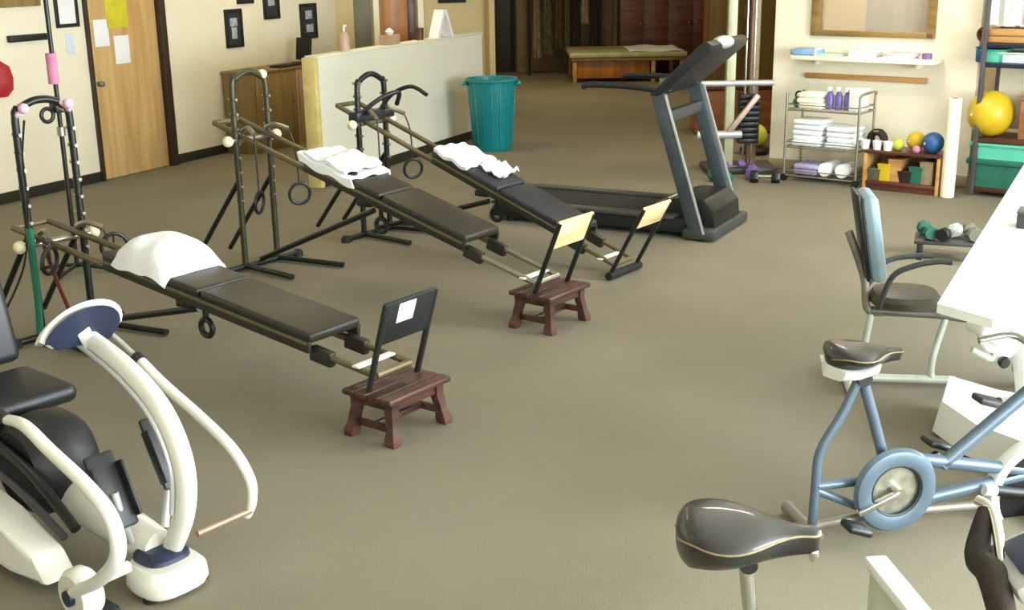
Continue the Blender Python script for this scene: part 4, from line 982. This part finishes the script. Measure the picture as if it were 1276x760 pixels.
# ------------------------------------------------------------ bicycles
def saddle(t, x0, z, L, Wd, Dp=.075):
    """nose towards +x; x0 = centre"""
    secs = []
    for i in range(22):
        u = (1 - cos(pi * i / 21)) / 2; x = x0 - L / 2 + L * u
        if u < .3: wv = Wd / 2 * sqrt(max(.004, 1 - ((.3 - u) / .301) ** 2))
        else: wv = Wd / 2 * (.2 + .8 * (0.5 + .5 * cos(min(1, (u - .3) / .6) * pi)))
        if u > .93: wv *= sqrt(max(.05, 1 - ((u - .93) / .0705) ** 2))
        e = min(1, wv / (Wd / 2) * 1.2 + .12)
        dep = Dp * (1 - .5 * u) * (e if u < .3 else 1); top = z + .015 * (1 - u) - (.0 if u > .3 else .03 * (1 - e))
        secs.append([(x, cos(2 * pi * j / 20) * wv, top + (sin(2 * pi * j / 20) * .026 * e if sin(2 * pi * j / 20) > 0 else sin(2 * pi * j / 20) * dep * (1 - .35 * abs(cos(2 * pi * j / 20)) ** 3))) for j in range(20)])
    k = t.part('saddle', B().loft(secs), M['sadtop'] if 'sadtop' in M else M.setdefault('sadtop', mat('black_leatherette', (42, 39, 37), .33, 0, .15, coat=.3)))
    for s in (1, -1): t.part('piping', B().tube([(q_[5 - 5 * s if s > 0 else 10][0], q_[0 if s > 0 else 10][1] * 1.005, q_[0][2]) for q_ in secs[1:-1]], .0025, n=6, k=2), M['coat2'], k)
    return k
# grey blue bike
M['taupe'] = mat('warm_grey_metal', (150, 142, 130), .4, .4)
GS = P(1075, 440, .72); gb = Fr(GS.x, GS.y, radians(12))
t = Thing('exercise_bike', 'slate blue exercise bike with round chain guard, right of the open floor', 'exercise bike', gb)
k = saddle(t, .01, .72, .29, .26)
b = B().loft([[(x, y * w_, z_) for x, y in ((-.135, 0), (-.115, -.1), (-.05, -.118), (.05, -.05), (.05, .05), (-.05, .118), (-.115, .1), (-.14, .04))] for z_, w_ in ((.64, .5), (.66, .85), (.69, 1.02))])
t.part('saddle_shell', b, M['whitep'], k)
t.part('saddle_clamp', B().cyl((0, -.035, .63), (0, .035, .63), .028), M['black'], k)
q = gb.q
cr = q(1115, 610, -.06)
t.part('seat_tube', B().tube([(0, 0, .64), q(1088, 520, 0), (cr.x - .02, 0, cr.z + .1)], .021, sm=False), M['slate'])
st = [(-.005, 0, .63), q(1050, 515, 0), q(1022, 563, 0), q(1016, 610, 0), q(1012, 655, 0)]
st.append(V(st[-1].x, 0, .05))
t.part('rear_stay', B().tube(st, .018), M['slate'])
t.part('rear_stabilizer', B().tube([(st[-1].x, -.05, .03), (st[-1].x, .22, .03)], .026, sm=False), M['taupe'])
t.part('height_clip', B().box((st[4].x, -.02, st[4].z - .03), (.03, .05, .06), bev=.008), M['chrome'])
t.part('stay_bridge', B().tube([(st[3].x, 0, cr.z + .02), (cr.x - .12, 0, cr.z + .02)], .018, sm=False), M['slate']); t.part('stay_bridge', B().tube([(st[4].x, 0, .2), (cr.x - .08, 0, cr.z - .1)], .016, sm=False), M['slate'])
R0 = .155
t.part('chain_guard', B().ring((cr.x, -.06, cr.z), R0 - .025, .032, axis=(0, 1, 0), n=44, flat=(1.15, .8)), M['slate'])
t.part('chainring', B().lathe([(.0, -.006), (R0 - .045, -.006), (R0 - .045, .006), (0, .006)], (cr.x, -.052, cr.z), 40, (0, 1, 0)), M['chrring'] if 'chrring' in M else M.setdefault('chrring', mat('grey_gold_metal', (168, 166, 150), .35, .6, .2, 20)))
t.part('ring_edge', B().ring((cr.x, -.068, cr.z), R0 - .055, .008, axis=(0, 1, 0), n=40), M['black'])
pd = q(1064, 655, -.12); pu = q(1165, 551, .12)
t.part('crank_arm', B().bar((cr.x, -.09, cr.z), (pd.x + .03, -.09, pd.z + .03), .02, .028, up=(0, 1, 0)), M['chrome']); t.part('crank_arm', B().bar((cr.x, .03, cr.z), (pu.x - .02, .06, pu.z - .02), .02, .028, up=(0, 1, 0)), M['chrome'])
t.part('crank_hub', B().cyl((cr.x, -.1, cr.z), (cr.x, .06, cr.z), .02), M['chrome'])
for p, y in ((pd, -.14), (pu, .11)): t.part('pedal', B().box((p.x, y, p.z), (.1, .085, .028), Matrix.Rotation(.35, 3, 'Y'), bev=.012, seg=3), M['black'])
wc = q(1292, 604, 0)
t.part('main_tube', B().tube([(cr.x, 0, cr.z + .11), (wc.x - .02, 0, wc.z + .06), (wc.x + .12, 0, wc.z + .05)], .026, sm=False), M['slate'])
t.part('lower_tube', B().tube([(cr.x, 0, cr.z - .1), (wc.x - .02, 0, .17)], .026, sm=False), M['slate'])
hp = q(1276, 492, 0); hp0 = q(1172, 580, 0); ex_ = (hp - hp0)
t.part('handlebar_post', B().tube([hp0, hp, hp + ex_ * .35], .026, sm=False), M['slate']); hpt = hp + ex_ * .35
t.part('handlebar', B().tube([hpt + V(-.15, -.26, .05), hpt + V(.0, -.24, .06), hpt + V(.04, -.1, 0), hpt, hpt + V(.04, .1, 0), hpt + V(0, .24, .06), hpt + V(-.15, .26, .05)], .014), M['chrome'])
t.part('flywheel', B().lathe([(0, -.02), (.17, -.02), (.17, .02), (0, .02)], (wc.x, 0, wc.z - .02), 40, (0, 1, 0)), M['blackm'])
t.part('wheel_cover', B().ring((wc.x, 0, wc.z - .02), .195, .03, axis=(0, 1, 0), n=48, flat=(.8, 1.3)), M['whitep'])
t.part('resistance_bar', B().cyl(q(1226, 610, -.04), q(1240, 611, -.04), .022), M['whitep']); t.part('resistance_grip', B().cyl(q(1240, 611, -.04), q(1300, 617, -.04), .021), M['black'])
fs = q(1240, 690, -.0)
t.part('front_stabilizer', B().tube([(wc.x - .02, -.2, .03), (wc.x - .02, .2, .03)], .028, sm=False), M['slate']); [t.part('fork', B().tube([(wc.x - .02, y, .04), (wc.x, y, wc.z)], .014, sm=False), M['slate']) for y in (-.05, .05)]
t.part('base_bar', B().tube([(st[-1].x, 0, .05), (cr.x, 0, .07), (wc.x - .02, 0, .05)], .018), M['taupe'] if 'taupe' in M else M.setdefault('taupe', mat('warm_grey_metal', (150, 142, 130), .4, .4)))
t.done()

# near bike (saddle and bars in view)
NS = P(932, 672, .88); nb = Fr(NS.x, NS.y, radians(-3))
t = Thing('exercise_bike', 'nearest exercise bike with large black saddle, mostly below the bottom edge', 'exercise bike', nb)
k = saddle(t, .0, .90, .315, .27, .10)
t.part('seat_post', B().tube([(-.005, 0, .84), (.03, 0, .55), (.06, 0, .3)], .016, sm=False), M['chrome'])
t.part('seat_clamp', B().cyl((0, -.03, .83), (0, .03, .83), .02), M['black'], k)
t.part('nose_clip', B().box((.145, .0, .845), (.02, .025, .03), bev=.006), M['chrome'], k)
t.part('frame_tube', B().tube([(.05, 0, .42), (.35, 0, .3), (.6, 0, .45)], .035), M['slate']); t.part('frame_tube', B().tube([(.06, 0, .42), (-.2, 0, .05)], .022, sm=False), M['slate'])
t.part('flywheel_cover', B().lathe([(0, -.05), (.2, -.05), (.22, -.03), (.22, .03), (.2, .05), (0, .05)], (.55, 0, .3), 40, (0, 1, 0)), M['slate'])
t.part('front_post', B().tube([(.6, 0, .4), (.66, 0, .85)], .026, sm=False), M['slate'])
b1 = nb.q(1238, 640, .12); b2 = nb.q(1232, 710, .0); b3 = nb.q(1250, 770, -.12)
t.part('handlebar', B().tube([b1 + V(-.02, .05, .01), b1, (b2.x + .03, .0, b2.z), b3, b3 + V(-.02, -.08, .01)], .013), M['chrome'])
t.part('hand_grip', B().tube([b1 + V(-.01, .02, .0), (b2.x - .005, .06, b2.z + .005), (b2.x, -.02, b2.z), b3], [.018, .03, .034, .03]), M['coat3'])
t.part('console', B().box((b2.x + .085, -.01, b2.z + .02), (.13, .2, .05), Matrix.Rotation(-.5, 3, 'Y'), bev=.015), M['silver'])
t.part('screen', B().box((b2.x + .075, -.01, b2.z + .052), (.08, .13, .006), Matrix.Rotation(-.5, 3, 'Y'), bev=.001), M['navy'])
for x in (-.2, .75): t.part('stabilizer', B().tube([(x, -.2, .03), (x, .2, .03)], .03, sm=False), M['slate'])
t.part('front_leg', B().tube([(.62, 0, .35), (.75, 0, .04)], .022, sm=False), M['slate'])
t.part('crank_arm', B().bar((.2, -.07, .3), (.3, -.07, .17), .02, .028, up=(0, 1, 0)), M['chrome']); t.part('pedal', B().box((.3, -.13, .16), (.1, .09, .03), bev=.012), M['black'])
t.part('guard_link', B().tube([(.2, 0, .3), (.2, -.08, .3)], .03, sm=False), M['slate'])
t.done()

# recumbent bike with tall backrest
RB = Fr(1.95, 5.75, radians(-8)); q = RB.q
t = Thing('recumbent_bike', 'recumbent exercise bike with tall blue grey backrest and dark seat, by the white counter', 'exercise bike', RB)
p0 = q(1092, 345, 0); p1 = q(1079, 238, 0)
M['pad'] = mat('blue_grey_pad', (128, 150, 160), .5, 0, .08)
bk = t.part('backrest_pad', B().bar((p0.x, 0, p0.z), (p1.x, 0, p1.z), .28, .08, up=(1, 0, 0), bev=.035), M['pad'])
t.part('backrest_shell', B().bar((p0.x - .05, 0, p0.z), (p1.x - .05, 0, p1.z), .22, .02, up=(1, 0, 0), bev=.008), M['blackm'], bk)
s0 = q(1087, 370, 0); s1 = q(1168, 372, 0); zs_ = (s0.z + s1.z) / 2
t.part('seat_pad', B().loft([rr((s0.x + s1.x) / 2 + .0, 0, (s1.x - s0.x + .02) * w_, .34 * w_, zs_ + dz, 28, 2.6) for w_, dz in ((.8, -.035), (1, -.02), (1.02, .01), (.92, .035), (.6, .045))]), mat('dark_olive_vinyl', (66, 60, 48), .4, 0, .15))
t.part('backrest_post', B().tube([(p1.x - .07, 0, p1.z - .2), (p0.x - .06, 0, p0.z), (s0.x - .02, 0, zs_ - .06), (s0.x + .06, 0, zs_ - .08)], .02), M['taupe'])
t.part('side_handle', B().tube([(s0.x + .0, -.2, zs_), q(1112, 345, -.25), q(1140, 331, -.27), q(1168, 326, -.27), q(1186, 327, -.27)], .014), M['rail'])
t.part('side_handle', B().tube([(s0.x + .0, .2, zs_), V(s0.x + .1, .26, zs_ + .12), V(s0.x + .25, .27, zs_ + .15), V(s0.x + .33, .27, zs_ + .15)], .014), M['rail'])
e_ = q(1262, 404, 0)
t.part('main_beam', B().tube([(s0.x, 0, zs_ - .07), (s1.x, 0, zs_ - .08), (e_.x, 0, e_.z)], .024, sm=False), M['slateg'] if 'slateg' in M else M.setdefault('slateg', mat('grey_brown_metal', (120, 118, 114), .4, .4)))
M['mint2'] = mat('pale_grey_green_tube', (206, 212, 196), .35, .3)
t.part('leg', B().tube([(s1.x + .05, .0, zs_ - .09), q(1165, 436, 0), q(1160, 460, 0), (q(1160, 478, 0).x, 0, .04)], .018), M['mint2'])
t.part('leg', B().tube([(s0.x + .0, 0, zs_ - .08), (s0.x - .02, 0, .2), (s0.x - .02, 0, .04)], .018), M['mint2'])
t.part('floor_bar', B().tube([(s0.x - .12, 0, .03), (s1.x + .12, 0, .03)], .022, sm=False), M['mint2']); t.part('floor_bar', B().tube([(s0.x - .1, -.22, .03), (s0.x - .1, .22, .03)], .025, sm=False), M['mint2'])
fx_ = e_.x + .12
t.part('drive_housing', B().prism([(fx_ - .08, .05), (fx_ - .09, .35), (fx_ + .0, .55), (fx_ + .3, .5), (fx_ + .4, .25), (fx_ + .35, .05)], -.1, .1, bev=.02), M['rail'])
t.part('console_mast', B().tube([(fx_ + .1, 0, .5), (fx_ + .02, 0, .74)], .02, sm=False), M['blackm']); t.part('console', B().box((fx_ + .03, 0, .76), (.04, .22, .14), Matrix.Rotation(-.4, 3, 'Y'), bev=.01), M['black'])
t.part('front_foot', B().tube([(fx_ + .15, -.22, .03), (fx_ + .15, .22, .03)], .025, sm=False), M['mint2'])
for s in (1, -1): t.part('pedal', B().box((fx_ - .06 + .1 * (s > 0), s * .17, .3 + .1 * s), (.03, .1, .12), bev=.01), M['black'])
t.part('crank_axle', B().tube([(fx_ + .02, -.15, .3), (fx_ + .02, .15, .3)], .015, sm=False), M['chrome'])
t.done()

# white counter
HC = .9
A = P(1168, 378, HC); Bf = P(1276, 205, HC)
CT = Fr(A.x, A.y, atan2(Bf.y - A.y, Bf.x - A.x)); Lc = (Bf - A).length + .5
t = Thing('white_counter', 'long bright white counter top at the right edge of the room', 'table', CT)
t.part('countertop', B().loft([[(0, 0, z_), (Lc, 0, z_), (Lc, -.95, z_), (.18, -.95, z_), (-.12, -.2, z_)][:5] for z_ in (HC - .035, HC)]), M['whitep'])
t.part('edge_band', B().tube([(-.0, -.003, HC - .04), (Lc, -.003, HC - .04)], .006, sm=False), M['slateg'])
for x in (.9, Lc - .2):
    for y in (-.6, -.88): t.part('leg', B().box((x, y, (HC - .035) / 2), (.05, .05, HC - .036), bev=.006), M['grey2'])
t.part('apron', B().box(((Lc + .7) / 2, -.88, HC - .09), (Lc - 1.1, .03, .1), bev=.004), M['whitep'])
t.done()
c = CT.h(1282, 282, HC)
t = Thing('card_box', 'small dark box lying on the white counter at the right edge', 'box', CT)
t.part('box_body', B().box((c.x, c.y, HC + .035), (.14, .1, .07), bev=.008), M['rail']); t.part('lid', B().box((c.x, c.y, HC + .073), (.145, .105, .008), bev=.002), M['grey2']); t.done()

# white machine at the right, beyond the blue bike
WMp = P(1205, 520); WMc = Fr(WMp.x, WMp.y, radians(8)); q = WMc.q
t = Thing('white_stepper', 'white exercise machine with black knob, between the blue bike and the counter', 'exercise machine', WMc)
z_ = .2
a_ = [WMc.h(px, py, .16) for px, py in ((1183, 468), (1174, 500), (1215, 528), (1300, 560), (1330, 500), (1245, 486))]
t.part('base_shroud', B().loft([[(p.x + (p.x - .4) * g, p.y + p.y * g * .2, zz) for p in a_] for zz, g in ((.02, .06), (.1, .03), (.16, 0))]), M['whitep'])
m0 = WMc.h(1290, 500, .16)
mt = [V(m0.x - .0, m0.y, .12), V(m0.x - .06, m0.y, .35), V(m0.x - .13, m0.y, .55)]
t.part('mast', B().tube(mt, [.07, .06, .045], n=18, flat=(1, 1.2)), M['whitep'])
kb = q(1249, 450, m0.y - .05)
t.part('mast_arm', B().tube([mt[-1] + V(.03, 0, -.04), (kb.x + .02, m0.y, kb.z + .02), (kb.x - .08, m0.y, kb.z + .1)], [.05, .035, .03]), M['whitep'])
t.part('knob', B().lathe([(0, 0), (.024, 0), (.028, .02), (.02, .03), (0, .03)], kb, 16, (0, -1, 0)), M['black'])
h0_ = q(1236, 410, m0.y)
t.part('display_pod', B().box((h0_.x - .02, m0.y, h0_.z), (.14, .16, .09), Matrix.Rotation(.5, 3, 'Y'), bev=.03, seg=3), M['whitep'])
h1_ = q(1205, 432, m0.y); t.part('grip_bar', B().tube([(h1_.x, m0.y - .04, h1_.z), q(1235, 447, m0.y - .04), (kb.x - .03, m0.y - .03, kb.z + .03)], .014), M['mint2'])
pq = q(1233, 500, m0.y - .2); t.part('foot_pedal', B().box((pq.x, m0.y - .2, max(pq.z, .2)), (.13, .09, .03), Matrix.Rotation(.3, 3, 'Y'), bev=.01), M['rail']); t.part('pedal_stem', B().tube([(pq.x + .04, m0.y - .2, max(pq.z, .2)), (pq.x + .14, m0.y - .12, .15)], .016, sm=False), M['rail'])
t.done()

# pale board close to the camera, bottom right
hp_ = .5; pb = P(1092, 694, hp_); pc = P(1150, 765, hp_)
KB = Fr(pb.x, pb.y, atan2(pc.y - pb.y, pc.x - pb.x)); Lk = (pc - pb).length * 1.6
t = Thing('folding_panel', 'pale panel with sunlit top edge painted white at the bottom edge of the picture', 'panel', KB)
t.part('panel_sheet', B().box((Lk / 2, -.0, .24), (Lk, .035, .46), bev=.004), mat('pale_sage_laminate', (216, 222, 200), .5))
t.part('sunlit_edge', B().box((Lk / 2, 0, .485), (Lk + .02, .065, .035), bev=.01), M['whitep'])  # white strip puts the sunlight on the panel's top edge into colour
for x in (.08, Lk - .08): t.part('foot', B().box((x, 0, .012), (.05, .3, .024), bev=.006), M['rail'])
t.done()

# hand weights on a low stand, right
p = P(1180, 325); WR = Fr(p.x + .0, p.y, radians(-20))
t = Thing('weight_stand', 'low dark stand holding hand weights between the recumbent bike and the right shelves', 'stand', WR)
t.part('top_board', B().box((.0, .1, .13), (.46, .3, .025), bev=.006), M['rail'])
for x in (-.19, .19):
    for y in (-.01, .21): t.part('leg', B().box((x, y, .06), (.04, .04, .12), bev=.005), M['black'])
t.done()
dl = ['dark green hand weight on the low stand, at its left', 'black and white hand weight on the low stand, in the middle', 'grey hand weight on the low stand, at its right']
for i, (dx, dy, cm, an) in enumerate(((-.15, .1, 'dgreen', .3), (.0, .06, 'whitep', -.4), (.15, .12, 'grey', .2))):
    w_ = WR.w((dx, dy, 0)); fr = Fr(w_.x, w_.y, an + 1.2)
    t = Thing('dumbbell', dl[i], 'dumbbell', fr, 'hand weights on the low stand')
    t.part('handle', B().cyl((-.07, 0, .193), (.07, 0, .193), .015), M['chrome'])
    for s in (1, -1): t.part('weight_head', B().lathe([(0, -.035), (.045, -.035), (.05, -.02), (.05, .02), (.045, .035), (0, .035)], (s * .09, 0, .193), 8, (1, 0, 0)), M[cm if s > 0 or i != 1 else 'black'])
    t.done()

# ================================================================== LIGHT
def area(name, loc, rot, sx, sy, power, col):
    l = bpy.data.lights.new(name, 'AREA'); l.shape = 'RECTANGLE'; l.size = sx; l.size_y = sy; l.energy = power; l.color = col
    o = bpy.data.objects.new(name, l); C.objects.link(o); o.location = loc; o.rotation_euler = rot
    return o
for i, (y0, y1) in enumerate(wys):
    area('window_daylight', (RX - .12, (y0 + y1) / 2, 1.72), (0, radians(90), 0), 2.0, y1 - y0 - .1, 540, (.85, .945, 1.0))
area('rear_window_daylight', (1.5, -3.15, 1.9), (radians(90), 0, 0), 7.0, 1.9, 130, (.86, .95, 1.0))
for x, y, p in ((-3, 4.5, 12), (-1.8, 9, 22), (2.4, 9.6, 60), (-1.5, 13.2, 34), (0.8, 19, 55), (4.5, 14.5, 30), (4, 19.5, 22)):
    area('added_ceiling_light', (x, y, 3.22), (0, 0, 0), 1.2, .6, p, (1.0, .84, .52) if y > 12 or x < 0 else (1, .94, .82))  # unseen overhead lights, added to brighten and warm parts of the room
ow = RWf.w(((wl.x + wr.x) / 2, .7, 3.1)); area('added_office_light', ow, (0, 0, 0), .8, .5, 45, (1, .92, .76))  # unseen light added to brighten the office behind the glass
w = bpy.data.worlds.new('sky'); bpy.context.scene.world = w; w.use_nodes = True
nt = w.node_tree; sk = nt.nodes.new('ShaderNodeTexSky'); sk.sky_type = 'NISHITA'; sk.sun_disc = False; sk.sun_elevation = radians(40)
nt.links.new(sk.outputs['Color'], nt.nodes['Background'].inputs['Color']); nt.nodes['Background'].inputs['Strength'].default_value = .15
sc = bpy.context.scene
sc.view_settings.view_transform = 'Standard'; sc.view_settings.look = 'None'; sc.view_settings.gamma = 1; sc.view_settings.exposure = 0.0
sc.view_settings.use_curve_mapping = False
sc.cycles.use_denoising = True; sc.cycles.max_bounces = 6; sc.cycles.sample_clamp_indirect = 6
